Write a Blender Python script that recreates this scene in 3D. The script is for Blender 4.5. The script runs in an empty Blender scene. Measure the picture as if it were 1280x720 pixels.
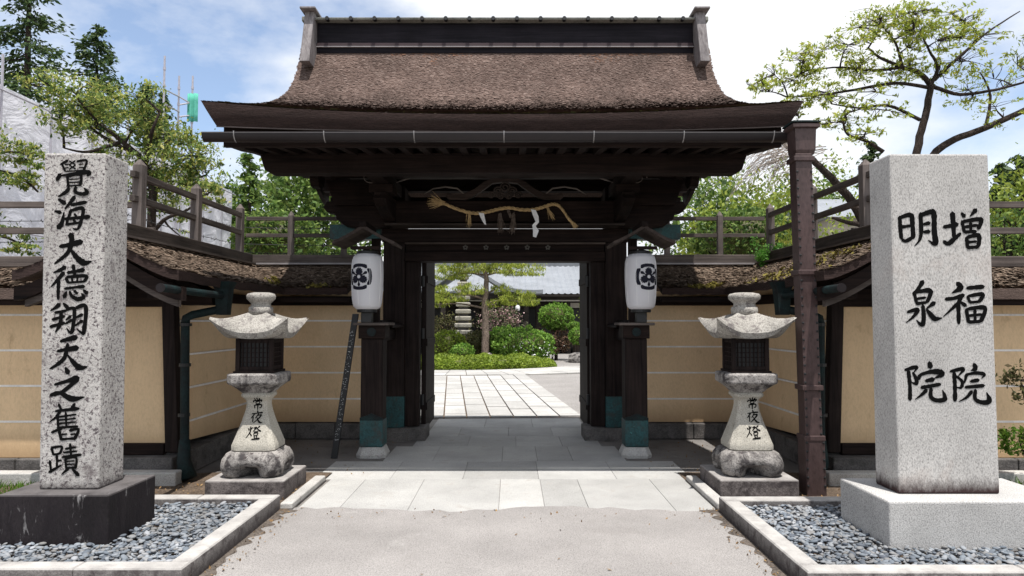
import bpy, bmesh, math, random
import numpy as np
from mathutils import Vector, Matrix
random.seed(7); RNG = np.random.default_rng(11)
scene = bpy.context.scene
COL = scene.collection
R = math.radians

# ------------------------------------------------------------------ camera
CAM_H, FPX, PITCH = 1.55, 870.0, math.atan(40/870.0)
cd = bpy.data.cameras.new('camera'); cam = bpy.data.objects.new('camera', cd); COL.objects.link(cam)
cam.location = (0, 0, CAM_H); cam.rotation_euler = (math.pi/2 + PITCH, 0, 0)
cd.sensor_width = 36; cd.lens = 36*FPX/1280; cd.clip_end = 2000; cd.clip_start = .05
scene.camera = cam
# ------------------------------------------------------------------ light
LIGHT = Vector((-.10, .26, -1)).normalized()
ELEV = math.asin(-LIGHT.z)
sd = bpy.data.lights.new('sun', 'SUN'); sun = bpy.data.objects.new('sun', sd); COL.objects.link(sun)
sd.energy = 5.0; sd.angle = R(.53); sd.color = (1, .965, .91)
sun.rotation_euler = LIGHT.to_track_quat('-Z', 'Y').to_euler(); sun.location = (0, -5, 20)
world = bpy.data.worlds.new('World'); scene.world = world; world.use_nodes = True
wn = world.node_tree; wn.nodes.clear()
def wnode(t, **k):
    n = wn.nodes.new(t)
    for a, b in k.items(): setattr(n, a, b)
    return n
w_out = wnode('ShaderNodeOutputWorld'); w_bg = wnode('ShaderNodeBackground')
w_bg.inputs['Strength'].default_value = .15
w_sky = wnode('ShaderNodeTexSky', sky_type='NISHITA', sun_disc=False)
w_sky.sun_elevation = ELEV; w_sky.sun_rotation = math.pi - .37
w_sky.air_density = 1.0; w_sky.dust_density = .7; w_sky.ozone_density = 1.0; w_sky.altitude = 800
w_tc = wnode('ShaderNodeTexCoord'); w_map = wnode('ShaderNodeMapping')
w_map.inputs['Scale'].default_value = (1, 1, 2.0); w_map.inputs['Location'].default_value = (3.1, .4, .9)
w_n = wnode('ShaderNodeTexNoise'); w_n.inputs['Scale'].default_value = 1.7; w_n.inputs['Detail'].default_value = 9
w_n.inputs['Roughness'].default_value = .56
w_r = wnode('ShaderNodeValToRGB'); w_r.color_ramp.elements[0].position = .39; w_r.color_ramp.elements[0].color = (.10, .10, .10, 1); w_r.color_ramp.elements[1].position = .54
w_n2 = wnode('ShaderNodeTexNoise'); w_n2.inputs['Scale'].default_value = 3.1; w_n2.inputs['Detail'].default_value = 6
w_r2 = wnode('ShaderNodeValToRGB')
w_r2.color_ramp.elements[0].position = .3; w_r2.color_ramp.elements[0].color = (5.0, 5.2, 5.5, 1)
w_r2.color_ramp.elements[1].position = .62; w_r2.color_ramp.elements[1].color = (5.85, 5.9, 5.95, 1)
w_mix = wnode('ShaderNodeMix', data_type='RGBA')
L = wn.links.new
L(w_tc.outputs['Generated'], w_map.inputs['Vector']); L(w_map.outputs[0], w_n.inputs['Vector']); L(w_map.outputs[0], w_n2.inputs['Vector'])
L(w_n.outputs[0], w_r.inputs[0]); L(w_n2.outputs[0], w_r2.inputs[0]); L(w_r.outputs[0], w_mix.inputs[0])
L(w_sky.outputs[0], w_mix.inputs[6]); L(w_r2.outputs[0], w_mix.inputs[7]); L(w_mix.outputs[2], w_bg.inputs['Color']); L(w_bg.outputs[0], w_out.inputs[0])
vs = scene.view_settings
vs.view_transform = 'Standard'; vs.look = 'None'; vs.gamma = 1; vs.use_curve_mapping = False; vs.exposure = .40

# ------------------------------------------------------------------ helpers
ORG = {}
def tag(o, label=None, cat=None, group=None, kind=None):
    for k, v in (('label', label), ('category', cat), ('group', group), ('kind', kind)):
        if v: o[k] = v
    return o
def empty(name, loc, label, cat, group=None):
    o = bpy.data.objects.new(name, None); COL.objects.link(o); o.location = loc; o.empty_display_size = .2
    ORG[o.name] = Vector(loc); return tag(o, label, cat, group)
def put(name, me, parent=None, loc=None, org=None, rot=None):
    o = bpy.data.objects.new(name, me); COL.objects.link(o)
    if parent is not None: o.parent = parent
    base = ORG[parent.name] if parent is not None else Vector((0, 0, 0))
    if loc is not None: o.location = Vector(loc) - base
    if rot is not None: o.rotation_euler = rot
    ORG[o.name] = Vector(org) if org is not None else (Vector(loc) if loc is not None else base.copy())
    return o
def rot2(x, y, a): return x*math.cos(a)-y*math.sin(a), x*math.sin(a)+y*math.cos(a)
class MB:
    def __init__(s): s.v = []; s.f = []
    def add(s, vs, fs):
        b = len(s.v); s.v += [tuple(v) for v in vs]; s.f += [tuple(i+b for i in f) for f in fs]; return s
    def hexa(s, p):       # 8 points: bottom ring 0-3 (ccw from above), top ring 4-7
        return s.add(p, [(3, 2, 1, 0), (4, 5, 6, 7), (0, 1, 5, 4), (1, 2, 6, 5), (2, 3, 7, 6), (3, 0, 4, 7)])
    def box(s, x0, x1, y0, y1, z0, z1):
        return s.hexa([(x0, y0, z0), (x1, y0, z0), (x1, y1, z0), (x0, y1, z0), (x0, y0, z1), (x1, y0, z1), (x1, y1, z1), (x0, y1, z1)])
    def rings(s, rings, cap=True, closed=True):
        n = len(rings[0]); b = len(s.v)
        for r in rings: s.v += [tuple(p) for p in r]
        m = n if closed else n-1
        for k in range(len(rings)-1):
            for i in range(m):
                j = (i+1) % n
                s.f.append((b+k*n+i, b+k*n+j, b+(k+1)*n+j, b+(k+1)*n+i))
        if cap:
            s.f.append(tuple(b+i for i in reversed(range(n)))); e = b+(len(rings)-1)*n
            s.f.append(tuple(e+i for i in range(n)))
        return s
    def square(s, cx, cy, prof, n=6, p=6.0, twist=0):   # stack of superellipse rings [(half, z)] or [(hx, hy, z)]
        rs = []
        for q in prof:
            hx, hy, z = (q[0], q[0], q[1]) if len(q) == 2 else q
            ring = []
            for i in range(4*n):
                a = 2*math.pi*(i+.5)/(4*n); c, d = math.cos(a), math.sin(a)
                k = (abs(c)**p+abs(d)**p)**(-1/p)
                x, y = rot2(hx*k*c, hy*k*d, twist); ring.append((cx+x, cy+y, z))
            rs.append(ring)
        return s.rings(rs)
    def lathe(s, cx, cy, prof, n=24):
        return s.rings([[(cx+r*math.cos(2*math.pi*i/n), cy+r*math.sin(2*math.pi*i/n), z) for i in range(n)] for r, z in prof])
    def tube(s, pts, rad, n=8):
        pts = [Vector(p) for p in pts]; m = len(pts)
        if not hasattr(rad, '__len__'): rad = [rad]*m
        rs = []; up = None
        for i, p in enumerate(pts):
            t = (pts[min(i+1, m-1)]-pts[max(i-1, 0)]).normalized()
            if up is None:
                up = Vector((0, 0, 1)) if abs(t.z) < .9 else Vector((1, 0, 0))
            a = t.cross(up)
            if a.length < 1e-4: a = t.cross(Vector((0, 1, .3)))
            a.normalize(); b = a.cross(t).normalized(); up = b
            rs.append([tuple(p+(a*math.cos(2*math.pi*k/n)+b*math.sin(2*math.pi*k/n))*rad[i]) for k in range(n)])
        return s.rings(rs)
    def prism(s, poly, axis, a0, a1):
        def P(u, v, w): return {'x': (w, u, v), 'y': (u, w, v), 'z': (u, v, w)}[axis]
        return s.rings([[P(u, v, a0) for u, v in poly], [P(u, v, a1) for u, v in poly]])
    def grid(s, fn, nu, nv):
        b = len(s.v)
        for i in range(nu+1):
            for j in range(nv+1): s.v.append(tuple(fn(i/nu, j/nv)))
        for i in range(nu):
            for j in range(nv):
                q = b+i*(nv+1)+j; s.f.append((q, q+nv+1, q+nv+2, q+1))
        return s
    def mesh(s, name, m, org=(0, 0, 0), smooth=False, fix=True):
        me = bpy.data.meshes.new(name); o = Vector(org)
        me.from_pydata([(v[0]-o.x, v[1]-o.y, v[2]-o.z) for v in s.v], [], s.f)
        if fix:
            bm = bmesh.new(); bm.from_mesh(me); bmesh.ops.recalc_face_normals(bm, faces=bm.faces); bm.to_mesh(me); bm.free()
        if m is not None: me.materials.append(m)
        if smooth: me.shade_smooth()
        return me
    def build(s, name, m, parent=None, bevel=0, smooth=False, org=None, fix=True, auto=None):
        if org is None:
            if parent is not None: org = ORG[parent.name]
            else:
                a = np.array(s.v); org = Vector(((a[:, 0].min()+a[:, 0].max())/2, (a[:, 1].min()+a[:, 1].max())/2, a[:, 2].min()))
        me = s.mesh(name, m, org, smooth, fix)
        o = put(name, me, parent, loc=org)
        if auto: me.set_sharp_from_angle(angle=R(auto)) if smooth else None
        if bevel:
            b = o.modifiers.new('bevel', 'BEVEL'); b.width = bevel; b.segments = 2; b.limit_method = 'ANGLE'; b.angle_limit = R(40)
        return o

# ------------------------------------------------------------------ materials
def new_mat(name):
    m = bpy.data.materials.new(name); m.use_nodes = True; nt = m.node_tree
    return m, nt, nt.nodes['Principled BSDF']
def ramp(nt, stops):
    r = nt.nodes.new('ShaderNodeValToRGB'); e = r.color_ramp.elements
    while len(e) < len(stops): e.new(.5)
    for el, (p, c) in zip(e, stops): el.position = p; el.color = tuple(c)+(1,) if hasattr(c, '__len__') else (c, c, c, 1)
    return r
def noise(nt, vec, scale, detail=5, rough=.55, dist=0):
    n = nt.nodes.new('ShaderNodeTexNoise'); n.inputs['Scale'].default_value = scale; n.inputs['Detail'].default_value = detail
    n.inputs['Roughness'].default_value = rough; n.inputs['Distortion'].default_value = dist
    nt.links.new(vec, n.inputs['Vector']); return n
def mixc(nt, fac, a, b, mode='MIX'):
    x = nt.nodes.new('ShaderNodeMix'); x.data_type = 'RGBA'; x.blend_type = mode
    for s, v in ((0, fac), (6, a), (7, b)):
        if isinstance(v, (int, float)): x.inputs[s].default_value = v
        elif isinstance(v, tuple): x.inputs[s].default_value = v+(1,)
        else: nt.links.new(v, x.inputs[s])
    return x.outputs[2]
def vecs(nt, stretch=(1, 1, 1), kind='Object'):
    tc = nt.nodes.new('ShaderNodeTexCoord'); mp = nt.nodes.new('ShaderNodeMapping'); mp.inputs['Scale'].default_value = stretch
    if kind == 'World':
        g = nt.nodes.new('ShaderNodeNewGeometry'); nt.links.new(g.outputs['Position'], mp.inputs['Vector'])
    else: nt.links.new(tc.outputs[kind], mp.inputs['Vector'])
    return mp.outputs[0]
def stone(name, base, scale=3, var=.35, speck=140, speck_amt=.35, rough=.85, bump=.25, spots=None, tint=None, stretch=(1, 1, 1), bumpscale=None, per_obj=0, kind='World', stain=None, dist=.004, dust=None):
    """layered noise: broad tone, fine speckle, optional lichen/dirt spots [(colour, scale, lo, hi)]"""
    m, nt, b = new_mat(name); v = vecs(nt, stretch, kind); c = Vector(base)
    n1 = noise(nt, v, scale, 6, .6)
    r1 = ramp(nt, [(.3, tuple(c*(1-var))), (.7, tuple(c*(1+var*.5)))]); nt.links.new(n1.outputs[0], r1.inputs[0])
    out = r1.outputs[0]
    if tint:
        n4 = noise(nt, v, scale*.6, 4); r4 = ramp(nt, [(.4, 0.), (.65, 1.)]); nt.links.new(n4.outputs[0], r4.inputs[0])
        out = mixc(nt, r4.outputs[0], out, tint)
    if speck_amt:
        n2 = noise(nt, v, speck, 3, .7); r2 = ramp(nt, [(.36, 1-speck_amt), (.5, 1.), (.66, 1+speck_amt*.5)]); nt.links.new(n2.outputs[0], r2.inputs[0])
        out = mixc(nt, 1., out, r2.outputs[0], 'MULTIPLY')
    for col, sc, lo, hi in (spots or []):
        n3 = noise(nt, v, sc, 8, .68, .4); r3 = ramp(nt, [(lo, 0.), (hi, 1.)]); nt.links.new(n3.outputs[0], r3.inputs[0])
        out = mixc(nt, r3.outputs[0], out, tuple(col))
    if stain:   # (colour, z0, z1): a tide mark of dirt around a given height
        col, z0, z1 = stain
        g = nt.nodes.new('ShaderNodeNewGeometry'); sp = nt.nodes.new('ShaderNodeSeparateXYZ'); nt.links.new(g.outputs['Position'], sp.inputs[0])
        n5 = noise(nt, v, 24, 6, .7); ma = nt.nodes.new('ShaderNodeMath'); ma.operation = 'MULTIPLY_ADD'; ma.inputs[1].default_value = -.12; nt.links.new(n5.outputs[0], ma.inputs[0]); nt.links.new(sp.outputs[2], ma.inputs[2])
        mr = nt.nodes.new('ShaderNodeMapRange'); mr.inputs[1].default_value = z1-.06; mr.inputs[2].default_value = z0-.06; nt.links.new(ma.outputs[0], mr.inputs[0])
        out = mixc(nt, mr.outputs[0], out, tuple(col))
    if dust:    # pale dust lying on upward faces
        g2 = nt.nodes.new('ShaderNodeNewGeometry'); sp2 = nt.nodes.new('ShaderNodeSeparateXYZ'); nt.links.new(g2.outputs['True Normal'], sp2.inputs[0])
        n6 = noise(nt, v, 6, 5, .6); r6 = ramp(nt, [(.3, .35), (.7, 1.)]); nt.links.new(n6.outputs[0], r6.inputs[0]); m6 = nt.nodes.new('ShaderNodeMath'); m6.operation = 'MULTIPLY'; m6.use_clamp = True
        nt.links.new(sp2.outputs[2], m6.inputs[0]); nt.links.new(r6.outputs[0], m6.inputs[1]); out = mixc(nt, m6.outputs[0], out, tuple(dust))
    if per_obj:
        oi = nt.nodes.new('ShaderNodeObjectInfo'); r5 = ramp(nt, [(0, 1-per_obj), (1, 1+per_obj*.6)]); nt.links.new(oi.outputs['Random'], r5.inputs[0])
        out = mixc(nt, 1., out, r5.outputs[0], 'MULTIPLY')
    nt.links.new(out, b.inputs['Base Color']); b.inputs['Roughness'].default_value = rough; b.inputs['Specular IOR Level'].default_value = .2 if rough > .6 else .45
    if bump:
        nb = noise(nt, v, bumpscale or speck*.5, 6, .7); bp = nt.nodes.new('ShaderNodeBump'); bp.inputs['Strength'].default_value = bump; bp.inputs['Distance'].default_value = dist*5
        nt.links.new(nb.outputs[0], bp.inputs['Height']); nt.links.new(bp.outputs[0], b.inputs['Normal'])
    return m
def wood(name, dark, light, axis='x', rough=.75, bump=.35, scale=1.0):
    st = {'x': (.6, 14, 14), 'y': (14, .6, 14), 'z': (14, 14, .6)}[axis]
    st = tuple(s*scale for s in st)
    m, nt, b = new_mat(name); v = vecs(nt, st, 'World')
    n1 = noise(nt, v, 2.2, 7, .62, .6); r1 = ramp(nt, [(.28, dark), (.72, light)]); nt.links.new(n1.outputs[0], r1.inputs[0])
    v2 = vecs(nt, (1, 1, 1), 'World'); n2 = noise(nt, v2, 2.5, 5, .6); r2 = ramp(nt, [(.3, .65), (.7, 1.25)]); nt.links.new(n2.outputs[0], r2.inputs[0])
    nt.links.new(mixc(nt, 1., r1.outputs[0], r2.outputs[0], 'MULTIPLY'), b.inputs['Base Color']); b.inputs['Roughness'].default_value = rough; b.inputs['Specular IOR Level'].default_value = .10
    bp = nt.nodes.new('ShaderNodeBump'); bp.inputs['Strength'].default_value = bump; bp.inputs['Distance'].default_value = .012
    nt.links.new(n1.outputs[0], bp.inputs['Height']); nt.links.new(bp.outputs[0], b.inputs['Normal'])
    return m
def leafmat(name, cols, trans=.35, rough=.55, spec=.25):
    m, nt, b = new_mat(name); g = nt.nodes.new('ShaderNodeNewGeometry')
    r = ramp(nt, [(i/(max(1, len(cols)-1)), c) for i, c in enumerate(cols)]); nt.links.new(g.outputs['Random Per Island'], r.inputs[0])
    v = vecs(nt, (1, 1, 1), 'World'); n = noise(nt, v, 2.0, 3); r2 = ramp(nt, [(.3, .7), (.7, 1.25)]); nt.links.new(n.outputs[0], r2.inputs[0])
    col = mixc(nt, 1., r.outputs[0], r2.outputs[0], 'MULTIPLY')
    nt.links.new(col, b.inputs['Base Color']); b.inputs['Roughness'].default_value = rough
    b.inputs['Specular IOR Level'].default_value = spec
    if trans:
        t = nt.nodes.new('ShaderNodeBsdfTranslucent'); nt.links.new(col, t.inputs[0]); mx = nt.nodes.new('ShaderNodeMixShader'); mx.inputs[0].default_value = trans
        nt.links.new(b.outputs[0], mx.inputs[1]); nt.links.new(t.outputs[0], mx.inputs[2]); nt.links.new(mx.outputs[0], nt.nodes['Material Output'].inputs[0])
    return m
def plain(name, col, rough=.6, metal=0, var=.15, scale=8, bump=0):
    m = stone(name, col, scale, var, 60, .08, rough, bump); m.node_tree.nodes['Principled BSDF'].inputs['Metallic'].default_value = metal; return m

LICH = (.085, .07, .075)
M_gran = stone('granite_pale', (.43, .415, .40), 2.2, .2, 130, .42, .8, .12, stain=((.035, .02, .02), .40, .50), spots=[((.33, .27, .24), 2.2, .56, .85), ((.24, .22, .21), 6, .64, .85)], stretch=(1, 1, .55))
M_granb = stone('granite_plinth', (.43, .42, .41), 2.5, .18, 130, .5, .8, .12)
M_old = stone('granite_weathered', (.45, .43, .41), 3, .25, 110, .4, .9, .3, spots=[(LICH, 48, .52, .60), ((.16, .13, .135), 110, .55, .62), ((.20, .18, .18), 2.2, .60, .80), ((.58, .57, .54), 14, .62, .75), ((.14, .12, .12), 5, .58, .72)], stain=((.06, .05, .05), .40, .47))
M_lant = stone('lantern_stone', (.35, .33, .30), 4, .35, 90, .45, .92, .5, spots=[((.10, .085, .085), 9, .52, .66), ((.14, .12, .115), 30, .56, .66), ((.50, .49, .46), 14, .62, .72)])
M_shaft = stone('lantern_shaft_stone', (.41, .385, .335), 4, .2, 100, .35, .92, .3, spots=[((.22, .2, .17), 9, .60, .75)])
M_plin = stone('lantern_plinth_stone', (.16, .14, .135), 4, .45, 90, .45, .92, .4, spots=[((.05, .042, .042), 7, .48, .62)], dust=(.38, .36, .345))
M_lantb = stone('lantern_stone_mossy', (.30, .28, .265), 4, .4, 90, .45, .92, .5, spots=[((.05, .045, .046), 7, .47, .6), ((.06, .05, .05), 24, .54, .64), ((.42, .41, .39), 16, .62, .72)])
M_darkst = stone('dark_plinth_stone', (.020, .016, .018), 3, .5, 100, .3, .7, .3, spots=[((.26, .25, .25), 14, .60, .70), ((.012, .009, .011), 6, .46, .62)], stretch=(1, 1, .35), dust=(.13, .12, .12))
M_kerb = stone('kerb_granite', (.43, .415, .395), 3, .25, 120, .35, .88, .3, spots=[((.17, .14, .135), 10, .60, .75)])
M_kerbd = stone('kerb_granite_stained', (.30, .28, .27), 3, .3, 120, .4, .88, .3, spots=[((.10, .085, .085), 9, .48, .62)], stain=((.045, .038, .038), .02, .17), dust=(.45, .435, .415))
M_base = stone('wall_foundation_stone', (.13, .12, .115), 3, .4, 90, .4, .9, .5, spots=[((.04, .038, .036), 5, .5, .7)])
M_slab = stone('paving_granite', (.39, .383, .37), 1.6, .2, 140, .3, .85, .2, per_obj=.12, spots=[((.30, .275, .25), 3.2, .58, .75)])
M_slabg = stone('garden_path_granite', (.41, .40, .385), 1.0, .2, 40, .2, .85, .2, per_obj=.14)
M_asph = stone('worn_concrete_road', (.295, .278, .268), .9, .22, 115, .42, .92, .6, spots=[((.21, .195, .187), 1.1, .55, .75), ((.17, .155, .148), 4.5, .64, .74), ((.40, .385, .37), 2.0, .62, .8), ((.5, .47, .45), 60, .66, .74)], dist=.003)
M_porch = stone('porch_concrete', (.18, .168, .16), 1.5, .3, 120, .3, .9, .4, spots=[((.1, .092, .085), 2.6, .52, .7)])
M_dirt = stone('washed_dirt', (.12, .10, .085), 6, .4, 60, .5, .98, .6)
M_joint = stone('joint_mortar', (.23, .215, .20), 3, .3, 60, .3, .95, .3)
M_soil = stone('soil', (.15, .11, .08), 4, .45, 50, .5, .98, .9, spots=[((.26, .2, .14), 20, .6, .72)], dist=.01)
M_grav = stone('garden_gravel', (.27, .255, .245), 1, .15, 40, .35, .95, .5, dist=.008)
M_earth = stone('earth', (.17, .16, .12), .5, .4, 10, .4, .98, .3)
M_plas = stone('ochre_plaster', (.70, .505, .31), 1.3, .14, 60, .08, .92, .15, spots=[((.50, .33, .18), 1.6, .58, .9), ((.36, .235, .13), 6, .60, .82)], bumpscale=30, stretch=(1, 1, .45), stain=((.36, .235, .13), .16, .50))
M_line = plain('white_plaster_line', (.78, .74, .70), .85)
M_woodx = wood('dark_cypress_beam', (.0055, .0038, .0040), (.028, .0175, .0145), 'x')
M_woody = wood('dark_cypress_rafter', (.0055, .004, .0042), (.026, .017, .0145), 'y')
M_woodz = wood('dark_cypress_post', (.007, .005, .0052), (.032, .022, .0195), 'z')
M_greyz = wood('weathered_grey_post', (.075, .064, .060), (.19, .16, .148), 'z', .9)
M_greyx = wood('weathered_grey_rail', (.055, .046, .043), (.145, .12, .108), 'x', .9)
M_greyy = wood('weathered_grey_rail_side', (.045, .037, .034), (.12, .10, .09), 'y', .9)
M_ridgeb = wood('silvered_ridge_board', (.10, .088, .092), (.27, .25, .25), 'z', .85, .6)
M_ridge = wood('ridge_box_board', (.006, .0055, .008), (.02, .017, .022), 'x', .6)
M_red = plain('red_brown_moulding', (.032, .014, .018), .6)
M_trim = plain('pale_metal_strip', (.27, .25, .255), .5)
M_tileg = stone('lichened_copper_cap', (.25, .255, .23), 3, .35, 50, .3, .7, .3, spots=[((.08, .09, .075), 8, .55, .7)])
M_cop = stone('verdigris_copper', (.010, .062, .066), 5, .5, 40, .4, .55, .25, spots=[((.03, .03, .028), 7, .5, .66), ((.05, .2, .2), 30, .62, .72)])
M_copd = stone('dark_green_copper_pipe', (.009, .021, .022), 5, .5, 40, .3, .65, .15, spots=[((.009, .010, .011), 6, .46, .62)])
M_brown = stone('brown_copper_pipe', (.085, .055, .053), 2.5, .35, 40, .2, .42, .08, stretch=(1, 1, .4)); M_brown.node_tree.nodes['Principled BSDF'].inputs['Metallic'].default_value = .35
M_gut = plain('dark_brown_gutter', (.015, .011, .0125), .45, .2)
M_lip = plain('gutter_lip', (.10, .09, .09), .45, .3)
M_clip = plain('steel_clip', (.30, .285, .285), .45, .6)
M_black = plain('black_iron', (.012, .012, .013), .5)
M_ink = plain('black_ink', (.005, .005, .005), .95)
M_ink.node_tree.nodes['Principled BSDF'].inputs['Specular IOR Level'].default_value = .05
M_inkl = plain('crest_ink', (.012, .012, .022), .8)
M_whitepaint = plain('white_lettering', (.45, .45, .45), .8)
M_paper, _nt, _b = new_mat('lantern_paper')
_b.inputs['Base Color'].default_value = (.82, .81, .84, 1); _b.inputs['Roughness'].default_value = .6
_t = _nt.nodes.new('ShaderNodeBsdfTranslucent'); _t.inputs[0].default_value = (.8, .78, .8, 1); _m = _nt.nodes.new('ShaderNodeMixShader'); _m.inputs[0].default_value = .35
_nt.links.new(_b.outputs[0], _m.inputs[1]); _nt.links.new(_t.outputs[0], _m.inputs[2]); _nt.links.new(_m.outputs[0], _nt.nodes['Material Output'].inputs[0])
M_rib = plain('lantern_rib', (.95, .94, .93), .6)
M_straw = stone('rice_straw', (.52, .36, .18), 30, .4, 200, .4, .9, .4)
M_shide = plain('white_paper', (.8, .8, .82), .8)
M_bark = leafmat('cypress_bark_shingle', [(.082, .056, .048), (.100, .069, .058), (.115, .081, .069), (.130, .093, .080), (.165, .124, .108)], 0, .9, .1)
M_barkb = stone('bark_roof_body', (.10, .071, .060), 3, .3, 60, .4, .95, .6, spots=[((.12, .13, .05), 3, .66, .76)], stretch=(1, 1, 3))
M_barke = stone('bark_eave_edge', (.044, .028, .025), 6, .35, 60, .4, .95, .7, stretch=(.5, .5, 5))
M_barkw = leafmat('old_bark_shingle', [(.07, .05, .038), (.105, .075, .055), (.14, .10, .074), (.175, .13, .098), (.25, .195, .15)], 0, .95, .1)
M_moss = leafmat('yellow_moss', [(.10, .085, .025), (.16, .135, .035), (.24, .20, .05)], 0, .95, .1)
M_peb = leafmat('blue_grey_pebble', [(.075, .085, .105), (.125, .145, .17), (.175, .195, .22), (.235, .25, .27), (.16, .155, .15), (.30, .31, .33)], 0, .7, .3)
M_litter = leafmat('dry_leaf', [(.10, .06, .03), (.2, .12, .055), (.3, .2, .1)], 0, .9, .1)
M_trunk = stone('tree_bark', (.085, .062, .052), 6, .5, 60, .4, .95, 1., stretch=(3, 3, .6), spots=[((.19, .18, .16), 9, .6, .75)], dist=.02)
M_trunkp = stone('pine_bark', (.26, .20, .165), 6, .5, 30, .4, .95, 1., stretch=(2, 2, .7), dist=.02)
M_dead = stone('bare_twig', (.36, .31, .28), 6, .3, 30, .2, .9, .2)
M_lf_broad = leafmat('broad_leaf', [(.04, .08, .022), (.10, .16, .04), (.19, .26, .06), (.32, .36, .09), (.46, .42, .12)], .45)
M_lf_cherry = leafmat('young_cherry_leaf', [(.19, .25, .035), (.28, .35, .05), (.37, .42, .07), (.44, .42, .09)], .5)
M_lf_cedar = leafmat('cedar_needle', [(.018, .04, .016), (.04, .075, .028), (.075, .12, .04), (.12, .165, .055)], .3)
M_lf_forest = leafmat('forest_leaf', [(.035, .075, .018), (.08, .145, .032), (.15, .23, .05), (.24, .31, .075)], .42)
M_lf_lime = leafmat('lime_leaf', [(.12, .18, .025), (.21, .27, .04), (.31, .35, .06)], .45)
M_lf_pine = leafmat('pine_needle', [(.11, .16, .025), (.22, .28, .04), (.35, .40, .06), (.48, .50, .10)], .4)
M_lf_box = leafmat('clipped_shrub_leaf', [(.06, .14, .02), (.12, .24, .035), (.19, .33, .05), (.27, .41, .08)], .38)
M_lf_dull = leafmat('olive_shrub_leaf', [(.045, .05, .02), (.08, .085, .03), (.12, .12, .045), (.13, .10, .05)], .3)
M_lf_hedge = leafmat('yellow_green_hedge_leaf', [(.10, .16, .018), (.19, .26, .03), (.28, .35, .05)], .35)
M_lf_pink = leafmat('pink_blossom_leaf', [(.05, .09, .03), (.09, .12, .05), (.11, .13, .06), (.16, .12, .09), (.45, .27, .28), (.60, .42, .42)], .3)
M_lf_red = leafmat('russet_shrub_leaf', [(.06, .07, .03), (.17, .085, .06), (.10, .08, .04), (.22, .12, .09)], .3)
M_lf_fern = leafmat('fresh_fern_leaf', [(.05, .16, .02), (.09, .24, .03), (.15, .33, .06)], .45)
M_lf_grass = leafmat('grass_blade', [(.05, .12, .012), (.10, .2, .02), (.17, .25, .04)], .35)
M_flower = plain('white_blossom', (.8, .8, .8), .8)
M_tile = stone('grey_roof_tile', (.22, .235, .26), 1.5, .2, 20, .2, .6, .15)
M_tiled = stone('dark_roof_tile', (.16, .17, .185), 1.5, .2, 20, .2, .6, .15)
M_hallw = wood('hall_dark_timber', (.02, .017, .016), (.05, .042, .036), 'x')
M_shoji = plain('hall_plaster', (.55, .52, .46), .9)
M_steel = plain('galvanised_scaffold_pole', (.42, .40, .44), .45, .5)
M_net = plain('green_safety_net', (.10, .40, .31), .8)
M_sheet, _nt, _b = new_mat('white_mesh_sheet')
_v = vecs(_nt, (1, 1, 1), 'World'); _n = noise(_nt, _v, .6, 6, .6); _r = ramp(_nt, [(.3, (.55, .55, .60)), (.7, (.80, .80, .84))]); _nt.links.new(_n.outputs[0], _r.inputs[0])
_nt.links.new(_r.outputs[0], _b.inputs['Base Color']); _b.inputs['Roughness'].default_value = .8
_n2 = noise(_nt, vecs(_nt, (1, .5, .9), 'World'), 1.3, 5, .55, 1.5); _bp = _nt.nodes.new('ShaderNodeBump'); _bp.inputs['Strength'].default_value = .9; _bp.inputs['Distance'].default_value = .35; _nt.links.new(_n2.outputs[0], _bp.inputs['Height']); _nt.links.new(_bp.outputs[0], _b.inputs['Normal'])
_t = _nt.nodes.new('ShaderNodeBsdfTranslucent'); _nt.links.new(_r.outputs[0], _t.inputs[0]); _m = _nt.nodes.new('ShaderNodeMixShader'); _m.inputs[0].default_value = .5
_nt.links.new(_b.outputs[0], _m.inputs[1]); _nt.links.new(_t.outputs[0], _m.inputs[2]); _nt.links.new(_m.outputs[0], _nt.nodes['Material Output'].inputs[0])

# ------------------------------------------------------------------ quad clouds (leaves, chips, needles)
def quads_mesh(name, m, V, smooth=False):
    """V: (n,4,3) array of quads"""
    n = len(V); me = bpy.data.meshes.new(name)
    me.vertices.add(n*4); me.vertices.foreach_set('co', V.reshape(-1).astype(np.float32))
    me.loops.add(n*4); me.loops.foreach_set('vertex_index', np.arange(n*4, dtype=np.int32))
    me.polygons.add(n); me.polygons.foreach_set('loop_start', np.arange(0, n*4, 4, dtype=np.int32)); me.polygons.foreach_set('loop_total', np.full(n, 4, np.int32))
    me.update(calc_edges=True); me.materials.append(m); return me
def unit(a): return a/np.maximum(np.linalg.norm(a, axis=-1, keepdims=True), 1e-9)
def leaves(P, size, aspect=.5, up=.5, dirs=None, spread=1.0, jitter=.35):
    """rhombic leaves at points P, long axis along dirs (+spread noise), normals biased upward"""
    n = len(P); d = RNG.normal(size=(n, 3))*spread
    if dirs is not None: d = d*.6+dirs
    d = unit(d); nrm = RNG.normal(size=(n, 3)); nrm[:, 2] += up*2; s = unit(np.cross(d, nrm))
    s_ = size*(1+jitter*RNG.normal(size=(n, 1))); a = d*s_*.5; b = s*s_*.5*aspect
    return np.stack([P-a, P+b-a*.1, P+a, P-b-a*.1], 1)
def blob(c, r, n, clumps, tight=.28, shell=.5):
    """points gathered in clumps through an ellipsoid"""
    c = np.array(c, float); r = np.array(r, float)
    q = unit(RNG.normal(size=(clumps, 3)))*(RNG.random((clumps, 1))**(1/3*(1-shell)+.02*shell))
    k = RNG.integers(0, clumps, n); g = RNG.normal(size=(n, 3))*tight*(.5+RNG.random((clumps, 1))[k])
    return c+(q[k]+g)*r
def quad_obj(name, m, V, parent=None, org=None):
    o = Vector(org) if org is not None else ORG[parent.name]
    me = quads_mesh(name, m, V-np.array(o)); return put(name, me, parent, loc=o)
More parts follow.
